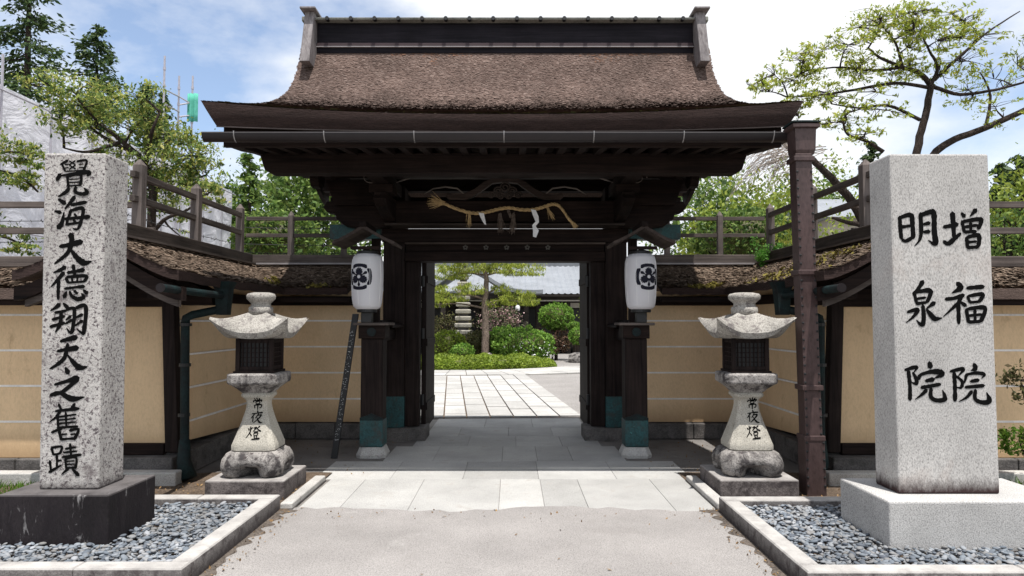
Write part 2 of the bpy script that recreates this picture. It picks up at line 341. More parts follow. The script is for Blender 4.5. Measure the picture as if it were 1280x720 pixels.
def clean(P, parts): return P

# ------------------------------------------------------------------ brush lettering
def smooth_line(pts, k=7):
    P = [Vector(p) for p in pts]
    if len(P) == 2: return [P[0].lerp(P[1], i/k) for i in range(k+1)]
    out = []
    for i in range(len(P)-1):
        p0, p1, p2, p3 = P[max(i-1, 0)], P[i], P[i+1], P[min(i+2, len(P)-1)]
        for j in range(k):
            t = j/k; a = .5
            out.append(.5*((2*p1)+(p2-p0)*t+(2*p0-5*p1+4*p2-p3)*t*t+(3*p1-p0-3*p2+p3)*t**3))
    out.append(P[-1]); return out
def brush(strokes, to3d, mb):
    """strokes: [pts, widths]; to3d maps (u, v, lift) to a point on the face"""
    for si, (pts, ws) in enumerate(strokes):
        if not hasattr(ws, '__len__'): ws = [ws, ws*.86, ws] if len(pts) > 2 else [ws*1.05, ws*.85, ws*.95]
        L_ = smooth_line(pts); n = len(L_); left = []; right = []; acc = [0]
        for i in range(1, n): acc.append(acc[-1]+(L_[i]-L_[i-1]).length)
        for i, p in enumerate(L_):
            t = (L_[min(i+1, n-1)]-L_[max(i-1, 0)]).normalized(); nn = Vector((-t.y, t.x))
            s = acc[i]/max(acc[-1], 1e-6)*(len(ws)-1); k = min(int(s), len(ws)-2); w = ws[k]+(ws[k+1]-ws[k])*(s-k)
            w *= .5*(1+.05*math.sin(i*2.3+si)+random.uniform(-.09, .09))
            if i == 0 or i == n-1: w *= .72
            left.append(p+nn*w); right.append(p-nn*w)
        t0 = (L_[1]-L_[0]).normalized(); t1 = (L_[-1]-L_[-2]).normalized()
        a = L_[0]-t0*ws[0]*.32; b = L_[-1]+t1*ws[-1]*.32
        poly = [a]+left+[b]; lift = .0012+.00012*si
        V = [to3d(a.x, a.y, lift)]+[to3d(p.x, p.y, lift) for p in left]+[to3d(b.x, b.y, lift)]+[to3d(p.x, p.y, lift) for p in right]
        F = [(0, 1, n+2)]+[(1+i, 2+i, n+3+i, n+2+i) for i in range(n-1)]+[(n, n+1, 2*n+1)]
        mb.add(V, F)
    return mb
BOLD = 1.2
S = lambda w, *p: (list(p), w)
CH = {}   # (crop origin x, y, scale), strokes in photo-crop units
A0 = (60, 190, 7.2); B0 = (60, 285, 7.2); C0 = (55, 370, 7.2); D0 = (52, 455, 4.966); E0 = (1115, 250, 10.283); F0 = (1120, 335, 9.0); G0 = (1125, 445, 10.667); H0 = (280, 480, 7.2)
LEFT_TEXT = [
 (A0, [S((24, 16), (172, 75), (108, 112)), S(18, (122, 105), (152, 172)), S(11, (150, 112), (182, 107)), S(11, (152, 142), (182, 137)),
   S(12, (190, 80), (242, 112)), S(12, (242, 76), (186, 116)), S(12, (190, 118), (246, 152)), S(12, (246, 116), (186, 156)),
   S(20, (258, 84), (345, 76), (318, 162)), S(11, (275, 112), (316, 106)), S(11, (275, 142), (316, 136)), S(13, (150, 173), (320, 165)),
   S((36, 30, 24), (108, 200), (78, 255)), S((16, 20, 40, 18), (112, 212), (340, 180), (374, 190), (350, 214)),
   S(24, (172, 218), (182, 312)), S(24, (176, 216), (292, 206), (286, 302)), S(12, (192, 247), (280, 241)), S(12, (192, 276), (280, 270)), S(14, (186, 306), (286, 299)),
   S((28, 30, 12), (188, 322), (162, 358), (92, 402)), S((24, 26, 28, 34, 10), (250, 314), (244, 358), (300, 377), (350, 364), (324, 322))]),
 (A0, [S((20, 40), (92, 424), (150, 462)), S((14, 36), (58, 530), (112, 545)), S((42, 30, 10), (88, 682), (122, 640), (142, 540)),
   S((34, 26, 14), (236, 402), (200, 452), (150, 512)), S((24, 30), (206, 476), (342, 450)), S(24, (206, 520), (164, 645)), S(24, (160, 652), (304, 632)),
   S((24, 30, 30, 26, 10), (210, 526), (312, 510), (290, 642), (262, 694), (222, 688)), S((24, 22, 34), (150, 602), (260, 592), (370, 582)), S(20, (236, 556), (256, 580)), S(20, (226, 612), (248, 630))]),
 (B0, [S((46, 38, 30, 14), (200, 55), (212, 110), (176, 222), (58, 322)), S((26, 38, 46), (104, 166), (190, 152), (300, 122)), S((18, 40, 52, 10), (200, 188), (262, 270), (326, 314), (392, 298))]),
 (B0, [S((36, 28, 10), (154, 350), (110, 378), (48, 402)), S((34, 28, 10), (140, 402), (92, 460), (28, 528)), S((30, 26, 22), (96, 470), (92, 560), (92, 640)),
   S(30, (226, 335), (240, 420)), S((26, 24, 36), (175, 402), (250, 390), (322, 376)), S(26, (160, 450), (182, 492)), S((22, 28, 24), (165, 442), (342, 432), (320, 486)), S(18, (215, 446), (220, 486)), S(18, (266, 440), (262, 482)),
   S(20, (180, 492), (322, 482)), S((22, 20, 30), (150, 546), (240, 534), (326, 526)), S((16, 34), (168, 572), (145, 622)), S((20, 26, 34, 34, 10), (196, 570), (216, 612), (270, 640), (322, 620), (300, 588)), S(24, (236, 565), (266, 592)), S((16, 36), (318, 556), (352, 588))]),
 (C0, [S((38, 26, 10), (140, 74), (100, 108), (58, 132)), S((14, 36), (172, 64), (216, 108)), S(26, (100, 150), (200, 132)), S(26, (78, 212), (184, 182)), S(28, (58, 276), (184, 242)), S((28, 28, 30, 10), (156, 140), (152, 210), (140, 262), (104, 328)),
   S((22, 30, 28, 32, 8), (200, 126), (272, 120), (258, 300), (236, 328), (204, 288)), S((26, 14), (242, 180), (198, 216)), S((26, 14), (250, 216), (192, 252)),
   S((26, 34, 30, 34, 8), (288, 108), (376, 96), (362, 310), (346, 334), (298, 298)), S((28, 14), (346, 166), (284, 197)), S((28, 14), (346, 222), (280, 268))]),
 (C0, [S((22, 34, 46), (148, 408), (220, 388), (290, 372)), S((22, 32, 44), (122, 496), (210, 480), (302, 466)), S((28, 34, 32, 12), (214, 430), (190, 545), (130, 610), (52, 656)), S((14, 32, 50, 8), (214, 530), (280, 612), (332, 646), (392, 634))]),
 (D0, [S((14, 30), (150, 22), (166, 56)), S((14, 20, 34), (82, 128), (160, 106), (226, 86)), S((26, 20, 18), (228, 92), (130, 172), (60, 192)), S((16, 22, 34, 6), (56, 194), (110, 178), (190, 216), (268, 204))]),
 (D0, [S(16, (108, 250), (126, 288)), S((14, 20), (88, 292), (232, 276)), S((20, 14), (206, 248), (180, 288)), S((18, 14, 6), (118, 290), (90, 330), (52, 358)), S(15, (100, 316), (106, 392)), S(13, (152, 300), (156, 392)), S(12, (108, 328), (216, 312)), S(11, (108, 348), (214, 337)), S(11, (108, 369), (214, 359)), S(14, (100, 395), (226, 386)),
   S((20, 12), (128, 398), (64, 424)), S(17, (112, 414), (124, 466)), S(17, (178, 412), (232, 406), (206, 466)), S(11, (128, 437), (160, 433)), S(11, (184, 437), (212, 432)), S(15, (120, 467), (212, 460))]),
 (D0, [S(15, (64, 520), (76, 562)), S(15, (64, 520), (126, 512), (118, 552)), S(13, (76, 562), (120, 553)), S(14, (98, 562), (98, 642)), S(12, (98, 602), (126, 596)), S(15, (54, 600), (62, 662)), S((18, 10), (50, 670), (126, 626)),
   S(13, (150, 526), (216, 515)), S(12, (140, 549), (222, 539)), S(14, (180, 494), (186, 570)), S((13, 18), (130, 577), (246, 562)), S(14, (150, 586), (156, 646)), S(15, (150, 586), (217, 580), (213, 646)), S(9, (158, 604), (208, 600)), S(9, (158, 623), (208, 619)), S(12, (155, 645), (213, 641)), S((18, 6), (166, 650), (128, 684)), S((10, 24), (194, 650), (232, 688))]),
]
RIGHT_TEXT = [
 (E0, [S((40, 46, 44), (102, 212), (110, 350), (122, 492)), S((40, 52, 50, 48), (106, 226), (242, 192), (266, 300), (276, 488)), S(40, (120, 348), (242, 330)), S((34, 44, 36), (130, 508), (184, 526), (292, 462)),
   S((46, 50, 40, 8), (368, 170), (378, 400), (352, 520), (288, 594)), S((44, 62, 56, 58, 62, 8), (380, 192), (500, 152), (542, 184), (546, 400), (560, 562), (466, 516)), S((30, 50), (408, 312), (484, 295)), S((30, 50), (408, 412), (484, 404))]),
 (E0, [S((60, 52, 46), (780, 165), (790, 300), (802, 482)), S((42, 46, 56), (668, 346), (760, 330), (842, 310)), S((36, 56, 46, 34), (668, 528), (722, 562), (800, 502), (884, 428)),
   S((28, 54), (896, 166), (934, 212)), S((58, 16), (1082, 124), (1008, 208)), S(40, (902, 272), (932, 412)), S((36, 44, 50, 40), (912, 276), (1118, 246), (1150, 272), (1110, 372)), S(38, (1012, 290), (1016, 392)), S(38, (940, 346), (1102, 322)), S(40, (930, 412), (1082, 402)),
   S(44, (960, 482), (972, 612)), S((38, 50, 46), (962, 482), (1114, 456), (1112, 594)), S(34, (982, 542), (1084, 532)), S(44, (972, 612), (1112, 602))]),
 (F0, [S((50, 36, 14), (302, 150), (252, 230), (186, 288)), S(36, (206, 282), (232, 392)), S((30, 46, 36), (210, 276), (386, 256), (350, 384)), S(28, (240, 346), (332, 332)), S(34, (230, 402), (342, 386)), S((38, 42, 44, 8), (302, 420), (312, 560), (290, 642), (228, 584)),
   S((28, 44, 30, 8), (128, 496), (242, 470), (192, 550), (114, 614)), S((48, 16), (432, 390), (346, 454)), S((16, 46, 48, 8), (338, 458), (420, 560), (450, 572), (520, 562))]),
 (F0, [S((46, 56, 8), (690, 168), (728, 222), (626, 284)), S((34, 34, 42), (558, 350), (652, 340), (762, 304)), S((36, 32, 8), (742, 312), (690, 400), (532, 548)), S(44, (702, 390), (706, 622)), S((24, 42), (726, 382), (784, 424)),
   S((36, 44), (800, 226), (984, 210)), S(32, (806, 320), (832, 388)), S((28, 40, 34), (810, 316), (976, 296), (932, 382)), S(30, (832, 388), (934, 378)), S(38, (790, 466), (816, 612)), S((32, 44, 40), (800, 462), (998, 450), (952, 602)), S(32, (886, 470), (890, 592)), S(30, (820, 536), (964, 522)), S(36, (818, 608), (952, 600))]),
 (G0, [S((34, 46, 12), (64, 186), (222, 146), (182, 218)), S((24, 44, 44, 10), (168, 218), (212, 300), (214, 368), (148, 350)), S((46, 44, 48), (110, 200), (130, 400), (130, 582)), S((46, 66), (390, 82), (404, 150)), S((46, 30), (262, 250), (250, 312)), S((34, 44, 62, 60, 10), (260, 252), (400, 212), (530, 212), (552, 250), (456, 296)),
   S((40, 56), (340, 332), (444, 310)), S((44, 44, 40), (282, 420), (400, 400), (534, 376)), S((46, 32, 8), (352, 450), (292, 510), (196, 580)), S((42, 44, 50, 56, 8), (412, 430), (408, 540), (482, 590), (594, 570), (562, 450))]),
 (G0, [S((34, 50, 12), (670, 206), (842, 172), (776, 266)), S((24, 36, 42, 10), (740, 262), (826, 340), (810, 420), (748, 414)), S((46, 44, 50), (720, 220), (730, 400), (730, 594)), S((46, 58, 10), (984, 106), (1002, 166), (942, 194)), S((40, 20), (884, 242), (858, 356)), S((30, 36, 46, 10), (888, 246), (1012, 226), (1122, 244), (1084, 296)),
   S((36, 46), (938, 338), (1044, 320)), S((38, 40, 44), (868, 416), (990, 405), (1114, 394)), S((44, 32, 8), (954, 468), (884, 550), (780, 608)), S((42, 42, 52, 60, 8), (1002, 450), (998, 568), (1082, 616), (1186, 600), (1150, 480))]),
]
LAMP_TEXT = [
 [S(7, (287, 110), (288, 128)), S(6, (260, 116), (270, 131)), S((7, 4), (314, 114), (302, 131)), S(7, (251, 138), (244, 154)), S((5, 6, 8, 3), (252, 140), (300, 136), (330, 134), (320, 152)), S(5, (270, 150), (272, 170)), S(5, (270, 150), (307, 147), (304, 168)), S(4.5, (272, 170), (305, 167)),
  S(6, (257, 183), (261, 210)), S((5, 7, 6, 3), (257, 183), (323, 177), (319, 208), (306, 202)), S((7, 6, 4), (290, 172), (290, 200), (289, 226))],
 [S(8, (290, 236), (296, 250)), S((5, 5, 8), (238, 264), (290, 257), (342, 252)), S((7, 4), (266, 264), (232, 306)), S(6, (254, 288), (252, 340)), S((7, 3), (304, 264), (274, 306)), S((5, 7, 6, 3), (298, 278), (332, 274), (308, 306), (260, 348)), S((3, 6, 9, 3), (288, 292), (304, 322), (326, 344), (348, 346))],
 [S((4, 8), (220, 396), (228, 412)), S((7, 3), (258, 388), (248, 408)), S((6, 6, 3), (240, 380), (240, 430), (206, 482)), S((3, 7), (240, 440), (258, 464)), S((5, 7, 3), (272, 394), (298, 388), (268, 424)), S((7, 3), (330, 376), (308, 394)), S((3, 6, 8), (298, 386), (320, 410), (344, 422)), S(5, (278, 428), (318, 424)), S(5, (278, 440), (281, 462)), S(5, (278, 440), (317, 436), (312, 460)), S(5, (281, 463), (313, 459)), S(6, (284, 470), (291, 484)), S((6, 3), (312, 466), (304, 483)), S((5, 9), (262, 496), (338, 487))],
]
_c, _s = math.cos(PITCH), math.sin(PITCH)
def photo(px, py, y):
    """point at depth y that the photograph shows at (px, py): used to measure lettering on flat faces"""
    u = (px-640)/FPX; v = (360-py)/FPX; t = y/(_c-v*_s)
    return u*t, y, CAM_H+(_s+v*_c)*t

GX = -.09
def gx(x): return GX+x
# ================================================================== GROUND
g = MB(); g.grid(lambda u, v: (-400+800*u, -60+860*v, -.02), 4, 4)
tag(g.build('ground', M_earth, org=(0, 0, -.02)), kind='structure')
# road in front with a ragged edge lapping onto the paving
road = MB(); pts = []
xs = np.linspace(-14, 14, 281); ye = []
for x in xs:
    if -1.95 < x < 1.75: y = 5.74+.05*math.sin(x*3.1)+.02*math.sin(x*17)+.015*math.sin(x*41+1)+.06*math.exp(-((x-.25)/.35)**2)+.015*random.random()
    else: y = 6.02
    ye.append(y)
road.add([(x, -6, .010) for x in xs]+[(x, y, .010) for x, y in zip(xs, ye)], [(i, i+1, 282+i, 281+i) for i in range(280)])
tag(road.build('road', M_asph, org=(0, 0, .010)), kind='structure')
# earth strips between the beds and the walls
for sx, nm in ((-1, 'earth_strip_left'), (1, 'earth_strip_right')):
    e = MB(); x0, x1 = (-14, gx(-1.72)) if sx < 0 else (gx(1.76), 14)
    e.grid(lambda u, v: (x0+(x1-x0)*u, 5.6+1.5*v, .012+.012*math.sin(u*90+v*7)*math.sin(v*9)), 120, 12)
    tag(e.build(nm, M_soil, org=(0, 0, 0), smooth=True), kind='structure')
pf = MB(); pf.grid(lambda u, v: (gx(-3.25)+6.5*u, 6.75+2.5*v, .0015), 2, 2)
tag(pf.build('porch_floor', M_porch, org=(0, 0, .0015)), kind='structure')
# paving under the gate: every slab its own piece
pv = MB(); pv.grid(lambda u, v: (-2.0+3.85*u, 5.5+5.6*v, -.001), 1, 1)
pav = tag(pv.build('paving', M_joint, org=(0, 0, 0)), kind='structure')
def cbox(x0, x1, y0, y1, z0, z1, c=.006):
    m = MB(); m.rings([[(x0, y0, z0), (x1, y0, z0), (x1, y1, z0), (x0, y1, z0)], [(x0, y0, z1-c), (x1, y0, z1-c), (x1, y1, z1-c), (x0, y1, z1-c)],
                       [(x0+c, y0+c, z1), (x1-c, y0+c, z1), (x1-c, y1-c, z1), (x0+c, y1-c, z1)]]); return m
ROWS = [(5.60, 6.84, -1.76, 1.71, [-1.42, -.85, -.11, .27, .63, 1.33]), (6.84, 7.70, -1.93, 1.76, [-1.19, -.48, .26, 1.02]), (7.70, 8.60, -1.42, 1.26, [-.87, -.11, .28, .67]),
        (8.60, 9.35, -1.22, 1.10, [-.55, .05, .62]), (9.35, 10.1, -1.15, 1.05, [-.72, -.05, .55]), (10.1, 11.0, -1.15, 1.05, [-.4, .3])]
k = 0
for y0, y1, xa, xb, js in ROWS:
    e = [xa]+js+[xb]
    for a, b in zip(e[:-1], e[1:]):
        h = .0045+.003*random.random()
        cbox(a+.0015, b-.0015, y0+.0015, y1-.0015, -.03, h, .003).build('paving_slab', M_slab, pav); k += 1
# garden beyond the gate
gg = MB(); gg.grid(lambda u, v: (-30+60*u, 11.0+60*v, .004), 1, 1)
tag(gg.build('garden_gravel_court', M_grav, org=(0, 0, 0)), kind='structure')
gp = MB(); PA = -math.atan((640-564)/870.)   # the path bears a little to the left
def ppt(u, w, z): x, y = rot2(u, w, -PA*1.0); return x-.02, 11.06+y, z
gp.add([ppt(-1.55, 0, .007), ppt(1.15, 0, .007), ppt(1.15, 8.9, .007), ppt(-1.55, 8.9, .007)], [(0, 1, 2, 3)])
gpath = tag(gp.build('garden_path', M_soil, org=(0, 0, 0)), kind='structure')
cols = [-1.55, -1.05, -.69, -.32, .05, .42, .78, 1.14]
for i, (a, b) in enumerate(zip(cols[:-1], cols[1:])):
    w = random.uniform(-.5, 0); lim = (8.25, 8.15, 8.1, 8.1, 8.2, 8.4, 8.65)[i]
    while w < lim:
        l = random.choice([.45, .75, .9, 1.1, 1.3]); w0, w1 = max(w, 0), min(w+l, lim)
        if w1-w0 > .08:
            z = .03+.004*random.random(); q = .012
            m = MB(); m.hexa([ppt(a+q, w0+q*1.7, 0), ppt(b-q, w0+q*1.7, 0), ppt(b-q, w1-q*1.7, 0), ppt(a+q, w1-q*1.7, 0), ppt(a+q, w0+q*1.7, z), ppt(b-q, w0+q*1.7, z), ppt(b-q, w1-q*1.7, z), ppt(a+q, w1-q*1.7, z)])
            m.build('path_slab', M_slabg, gpath)
        w += l
# curved cross path along the planting bed, bending away to the right
cen = Vector((-2.0, 28.5))
def arc(a, r): return cen.x+r*math.sin(a), cen.y-r*math.cos(a)
cp = MB(); cp.grid(lambda u, v: (*arc(-.75+2.05*u, 6.8+2.42*v), .0065), 40, 1)
cpath = tag(cp.build('curved_garden_path', M_soil, org=(0, 0, 0)), kind='structure')
for i in range(32):
    a0 = -.75+i*.064; a1 = a0+.062
    for r0, r1 in ((6.81, 7.58), (7.60, 8.38), (8.40, 9.2)):
        z = .034+.003*random.random(); p = [(*arc(a0, r0), 0), (*arc(a0, r1), 0), (*arc(a1, r1), 0), (*arc(a1, r0), 0)]
        MB().hexa([*p, *[(x, y, z) for x, y, _ in p]]).build('path_slab', M_slabg, cpath)

# ================================================================== MAIN GATE
RY = 9.05
PROF = [(6.45, 3.48), (6.85, 3.618), (7.3, 3.765), (7.75, 3.925), (8.15, 4.105), (8.45, 4.31), (8.68, 4.57), (8.85, 4.85), (8.98, 5.10)]
PW = [2.83, 2.825, 2.815, 2.79, 2.74, 2.69, 2.665, 2.665, 2.67]
def prof(t):
    s = t*(len(PROF)-1); k = min(int(s), len(PROF)-2); f = s-k
    def cr(a, b, c, d): return .5*(2*b+(c-a)*f+(2*a-5*b+4*c-d)*f*f+(3*b-a-3*c+d)*f**3)
    i = [max(k-1, 0), k, k+1, min(k+2, len(PROF)-1)]
    return cr(*[PROF[j][0] for j in i]), cr(*[PROF[j][1] for j in i]), cr(*[PW[j] for j in i])
def roof_top(u, t):
    y, z, w = prof(t); c = abs(u)**2.4*max(0, 1-t)**1.3
    return gx(u*w), y, z+.125*c
def roof_bot(u, t):
    y, z, w = prof(t*.97); c = abs(u)**2.4*max(0, 1-t)**1.3; n = 1-t
    return gx(u*(w-.13)), y+.05+.10*t, z+.10*c-.150-.05*c-.05*t
gate = empty('temple_gate', (GX, 9.05, 0), 'dark timber temple gate with broad curved cypress bark roof', 'gate')
body = MB(); NU, NT = 60, 26
for mir in (False, True):
    fy = (lambda y: RY+(RY-y)*.46) if mir else (lambda y: y)
    T = lambda u, v: (lambda p: (p[0], fy(p[1]), p[2]))(roof_top(u*2-1, v))
    Bm = lambda u, v: (lambda p: (p[0], fy(p[1]), p[2]))(roof_bot(u*2-1, v))
    body.grid(T, NU, NT); body.grid(Bm, NU, NT)
    for uu in (0, 1): body.grid(lambda a, b: tuple((1-b)*x+b*y for x, y in zip(T(uu, a), Bm(uu, a))), NT, 3)
roof = body.build('bark_roof', M_barkb, gate, smooth=True, fix=False); roof.data.set_sharp_from_angle(angle=R(35))
for mir in (False, True):
    eave = MB(); fy = (lambda y: RY+(RY-y)*.46) if mir else (lambda y: y)
    def ef(a, b):
        p, q = roof_top(a*2-1, 0), roof_bot(a*2-1, 0); bulge = .012*math.sin(math.pi*b)
        r = [(1-b)*x+b*y for x, y in zip(p, q)]; return r[0], fy(r[1]-bulge-.003), r[2]
    eave.grid(ef, 90, 6)
    tag(eave.build('eave_edge', M_barke, roof, smooth=True, fix=False), 'thick layered bark eave edge')
# shingle chips: lower edge slightly proud
def chips(fn, n, w, l, lift, jit=.5, normal_up=True, urange=(0, 1), vrange=(0, 1)):
    u = RNG.uniform(*urange, n); v = RNG.uniform(*vrange, n); P = []; 
    for a, b in zip(u, v):
        p = np.array(fn(a, b)); p1 = np.array(fn(min(a+.004, 1), b)); p2 = np.array(fn(a, min(b+.01, 1)))
        if b > .985: p2 = p+(p-np.array(fn(a, b-.01)))
        if a > .995: p1 = p+(p-np.array(fn(a-.004, b)))
        ex = p1-p; ey = p2-p; ex /= np.linalg.norm(ex)+1e-9; ey /= np.linalg.norm(ey)+1e-9
        nn = np.cross(ex, ey); nn /= np.linalg.norm(nn)+1e-9
        if nn[2] < 0: nn = -nn
        r = RNG.normal(size=4); ww = w*(1+jit*.5*r[0]); ll = l*(1+jit*.4*r[1]); ex2 = ex+ey*.25*r[2]; ll_ = abs(lift*(1+.8*r[3]))
        P.append([p-ex2*ww/2+nn*ll_, p+ex2*ww/2+nn*ll_*.8, p+ex2*ww/2+ey*ll+nn*.001, p-ex2*ww/2+ey*ll+nn*.001])
    return np.array(P)
def vsamp(fn):
    return lambda u, v: fn(u*2-1, v)
CV = chips(vsamp(roof_top), 72000, .028, .030, .0036, .6)
tag(quad_obj('bark_shingles', M_bark, CV, roof), kind='stuff')
nb = np.concatenate([chips(vsamp(roof_top), n_, .030, .032, .0045, .6, True, (a_, b_), (v0_, .992)) for a_, b_, v0_, n_ in ((.10, .20, .95, 160), (.22, .42, .93, 380), (.46, .62, .955, 220), (.68, .90, .93, 360), (.30, .34, .86, 60), (.72, .78, .88, 70))])
tag(quad_obj('fresh_bark', leafmat('fresh_red_bark', [(.10, .062, .048), (.14, .078, .054), (.18, .10, .068)], 0, .9, .1), nb, roof), 'reddish newer bark below the ridge', kind='stuff')
ms = np.concatenate([chips(vsamp(roof_top), 900, .03, .03, .006, .8, True, (0, 1), (.0, .05)), chips(vsamp(roof_top), 500, .03, .03, .005, .8, True, (0, 1), (.03, .16))])
tag(quad_obj('eave_moss', leafmat('dull_moss', [(.06, .065, .03), (.09, .09, .04), (.12, .11, .055)], 0, .95, .1), ms, roof), kind='stuff')
es = MB(); es.tube([(lambda p: (p[0], p[1]-.004, p[2]-.004))(roof_bot(u*2/60-1, 0)) for u in range(61)], .0065, 6); es.build('eave_strip', wood('pale_eave_strip', (.07, .055, .05), (.16, .13, .12), 'x'), roof, smooth=True)
# ridge
rz = 5.03
MB().box(gx(-2.455), gx(2.455), 8.93, 9.17, rz, rz+.07).build('ridge_base_board', M_ridge, gate, .004)
MB().box(gx(-2.456), gx(2.456), 8.90, 9.20, rz+.07, rz+.082).build('ridge_strip', M_trim, gate)
MB().box(gx(-2.455), gx(2.455), 8.91, 9.19, rz+.086, rz+.13).build('ridge_moulding', M_red, gate, .006)
MB().box(gx(-2.455), gx(2.455), 8.94, 9.16, rz+.13, rz+.40).build('ridge_box', M_ridge, gate, .004)
cap = MB(); cap.prism([(8.84, rz+.405), (9.26, rz+.405), (9.27, rz+.43), (9.16, rz+.475), (9.05, rz+.49), (8.94, rz+.475), (8.83, rz+.43)], 'x', gx(-2.457), gx(2.457)); cap.build('ridge_cap', M_tileg, gate, .004)
for sx in (-1, 1):
    c = MB(); c.box(*sorted((gx(sx*2.585), gx(sx*2.66))), 8.92, 9.18, rz+.42, rz+.49); c.build('ridge_cap_end', M_tileg, gate, .015)
nub = MB(); nub.tube([(0, -.02, 0), (0, .05, .0)], .026, 10); nubm = nub.mesh('cap_roll_mesh', M_black)
for i in range(16): put('cap_roll', nubm, gate, (gx(-2.30+i*.3067), 8.832, rz+.415))
for sx in (-1, 1):   # tall tapered boards clasping the ridge ends
    X = gx(sx*2.52); t = .06
    b = MB(); b.hexa([(X-t, 8.60, 4.80), (X+t, 8.60, 4.80), (X+t, 9.50, 4.80), (X-t, 9.50, 4.80), (X-t, 8.80, 5.52), (X+t, 8.80, 5.52), (X+t, 9.30, 5.52), (X-t, 9.30, 5.52)])
    eb = b.build('ridge_end_board', M_ridgeb, gate, .006)
    tag(eb, 'silver grey weathered end board')
    MB().box(X-.10, X+.10, 8.70, 9.40, 5.521, 5.548).build('end_board_cap', M_ridgeb, eb, .006)
# soffit, rafters, bargeboards
sf = MB(); sf.grid(lambda u, v: (gx(-2.66+5.32*u), 6.58+3.5*v, (3.30+.02*abs(u*2-1)**3+.30*(1-abs(v*1.43-1)))), 10, 8); sf.build('soffit_boards', M_woodx, gate, fix=False)
fa = MB(); fa.box(gx(-2.66), gx(2.66), 6.56, 6.62, 3.20, 3.435); fa.build('eave_fascia', M_woodx, gate, .004)
raf = MB(); raf.hexa([(-.035, 6.60, 3.20), (.035, 6.60, 3.20), (.035, 9.0, 3.49), (-.035, 9.0, 3.49), (-.035, 6.60, 3.29), (.035, 6.60, 3.29), (.035, 9.0, 3.58), (-.035, 9.0, 3.58)])
rafm = raf.mesh('rafter_mesh', M_woody)
for i in range(27): put('rafter', rafm, gate, (gx(-2.54+i*5.08/26), 0, 0))
for sx in (-1, 1):
    p = [(6.62, 3.22), (7.0, 3.26), (7.6, 3.36), (8.2, 3.6), (8.7, 4.05), (8.98, 4.5)]; q = [(y, z+.28+.1*i/5) for i, (y, z) in enumerate(p)]
    for mir in (0, 1):
        f = (lambda y: RY+(RY-y)*.46) if mir else (lambda y: y)
        b = MB(); r0 = [(f(y), z) for y, z in p]; r1 = [(f(y), z) for y, z in q]
        for k in range(len(p)-1):
            X0, X1 = sorted((gx(sx*2.60), gx(sx*2.66)))
            quad = [r0[k], r0[k+1], r1[k+1], r1[k]]
            b.rings([[(X0, *c) for c in quad], [(X1, *c) for c in quad]])
        b.build('bargeboard', M_woody, gate)
    g2 = MB(); tri = [(7.6, 3.3), (9.75, 3.3), (9.4, 3.8), (9.12, 4.3), (8.95, 4.3), (8.5, 3.8)]; g2.prism(tri, 'x', *sorted((gx(sx*2.1), gx(sx*2.16)))); g2.build('gable_boards', M_woodz, gate)
# purlins and main beams
def beam(name, x0, x1, y0, y1, z0, z1, m=None, bev=.008, par=None): return MB().box(gx(x0), gx(x1), y0, y1, z0, z1).build(name, m or M_woodx, par or gate, bev)
pu = MB(); pu.prism([(gx(-2.56), 3.30), (gx(-2.50), 3.12), (gx(-2.44), 3.09), (gx(2.44), 3.09), (gx(2.50), 3.12), (gx(2.56), 3.30)], 'y', 7.22, 7.42); pu.build('front_purlin', M_woodx, gate, .008)
beam('purlin', -2.5, 2.5, 8.42, 8.60, 3.31, 3.50); beam('purlin', -2.5, 2.5, 9.45, 9.6, 3.31, 3.50); beam('purlin', -2.5, 2.5, 9.85, 10.0, 3.12, 3.30)
beam('tie_rail', -2.2, 2.2, 7.80, 7.90, 3.27, 3.36, wood('red_brown_cypress', (.03, .016, .010), (.09, .045, .028), 'x'))
for sx in (-1, 1):
    X = sx*2.42
    MB().hexa([(gx(X-.07), 7.42, 3.12), (gx(X+.07), 7.42, 3.12), (gx(X+.07), 8.42, 3.325), (gx(X-.07), 8.42, 3.325), (gx(X-.07), 7.42, 3.30), (gx(X+.07), 7.42, 3.30), (gx(X+.07), 8.42, 3.5), (gx(X-.07), 8.42, 3.5)]).build('side_beam', M_woody, gate, .008)
    n = MB(); n.prism([(8.34, 3.32), (8.32, 3.24), (8.38, 3.17), (8.50, 3.16), (8.60, 3.20), (8.64, 3.32)], 'x', gx(sx*2.30-.055), gx(sx*2.30+.055)); n.build('bracket_nose', M_woody, gate, .01)
    for X2 in (sx*1.44, ):
        beam('arm_beam', X2-.09, X2+.09, 7.42, 9.84, 3.14, 3.30, M_woody)
        beam('bracket_block', X2-.14, X2+.14, 8.05, 8.35, 3.04, 3.14, M_woodx)
        arm = MB(); arm.prism([(8.0, 3.0), (7.95, 2.95), (8.1, 2.88), (8.4, 2.82), (9.2, 2.72), (9.2, 3.07), (8.0, 3.04)], 'x', gx(X2-.07), gx(X2+.07)); arm.build('bracket_arm', M_woody, gate, .01)
        # carved scroll on the arm nose
        sc = MB(); sp = []
        for i in range(40):
            a = i*.30; r = .105*(1-i/46); sp.append((gx(X2+sx*.10)+r*math.cos(a)*1.15, 8.03, 3.20+r*math.sin(a)*.8))
        sc.tube(sp, .006, 6); tag(sc.build('scroll_carving', wood('scroll_wood', (.07, .06, .055), (.2, .17, .15), 'x'), gate, smooth=True), 'pale carved scroll line')
    # strut from purlin down to the beam nose, seen against the trees
    st = MB(); st.prism([(gx(sx*2.24), 3.30), (gx(sx*2.12), 2.98), (gx(sx*1.5), 2.98), (gx(sx*1.5), 3.30)], 'y', 8.62, 8.76); st.build('bracket_panel', M_woodx, gate)
